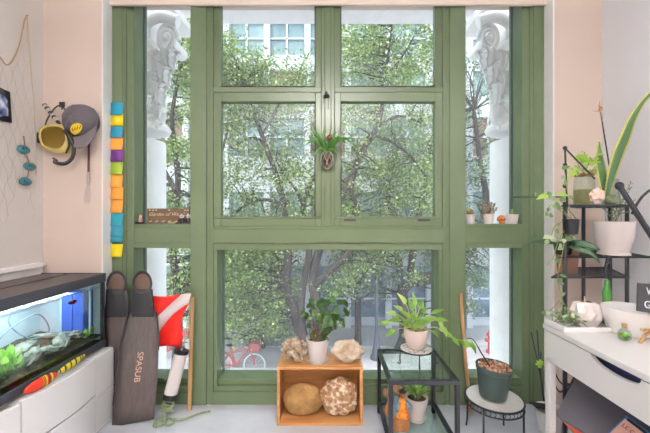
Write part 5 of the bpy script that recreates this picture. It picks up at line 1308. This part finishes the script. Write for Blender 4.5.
# ------------------------------------------------------------------ added bowl uplighter, out of view, fills the room with soft light
cl = thing('added_fill_light', (0, -1.0, ZC), 'added white bowl uplighter, unseen behind the viewer, brightening the room', 'added fill light')
put('bowl', B().lathe((0, -1.0, 2.20), [(.0001, 0), (.16, .01), (.28, .05), (.33, .10), (.325, .10), (.27, .06), (.15, .02), (.0001, .012)], 36), M['white_plastic'], cl)
for k in range(3):
    a = 2*PI*k/3; put('cable', B().tube([(.3*math.cos(a), -1.0+.3*math.sin(a), 2.28), (0, -1.0, ZC-.02)], .002, 6), M['iron'], cl)
put('canopy', B().lathe((0, -1.0, ZC-.03), [(.06, 0), (.06, .03), (.0001, .03)], 20), M['white_plastic'], cl)
le = bpy.data.lights.new('added_fill_lamp', 'AREA'); le.shape = 'DISK'; le.size = .5; le.energy = 350; le.color = (1, .945, .90)
lo = bpy.data.objects.new('added_fill_lamp', le); COL.objects.link(lo); lo.location = (0, -1.0, 2.285); lo.rotation_euler = (PI, 0, 0)
# ------------------------------------------------------------------ daylight
w = bpy.data.worlds.new('sky'); S.world = w; w.use_nodes = True; nt = w.node_tree
bg = nt.nodes['Background']; sky = nt.nodes.new('ShaderNodeTexSky'); sky.sky_type = 'HOSEK_WILKIE'; sky.turbidity = 6; sky.ground_albedo = .5
sky.sun_direction = (-.35, -.5, .75)
mixc = nt.nodes.new('ShaderNodeMixRGB'); mixc.inputs[0].default_value = .75; mixc.inputs[2].default_value = (.9, .95, 1.0, 1)
nt.links.new(sky.outputs[0], mixc.inputs[1]); nt.links.new(mixc.outputs[0], bg.inputs[0]); bg.inputs[1].default_value = 3.9
sl_ = bpy.data.lights.new('sun', 'SUN'); sl_.energy = 5.0; sl_.angle = .12; sl_.color = (1, .96, .9)
so = bpy.data.objects.new('sun', sl_); COL.objects.link(so); so.rotation_euler = V((-.35, -.55, .75)).to_track_quat('Z', 'Y').to_euler()
# ------------------------------------------------------------------ camera
cd_ = bpy.data.cameras.new('camera'); cam = bpy.data.objects.new('camera', cd_); COL.objects.link(cam); S.camera = cam
cam.location = (0, 0, EYE); cam.rotation_euler = (PI/2, 0, 0)
cd_.sensor_width = 36; cd_.sensor_fit = 'HORIZONTAL'; cd_.lens = 36*F/650; cd_.shift_x = -(CX-325)/650; cd_.clip_start = .05; cd_.clip_end = 200
S.view_settings.view_transform = 'Standard'; S.view_settings.look = 'None'; S.view_settings.gamma = 1; S.view_settings.use_curve_mapping = False
S.view_settings.exposure = 0.1
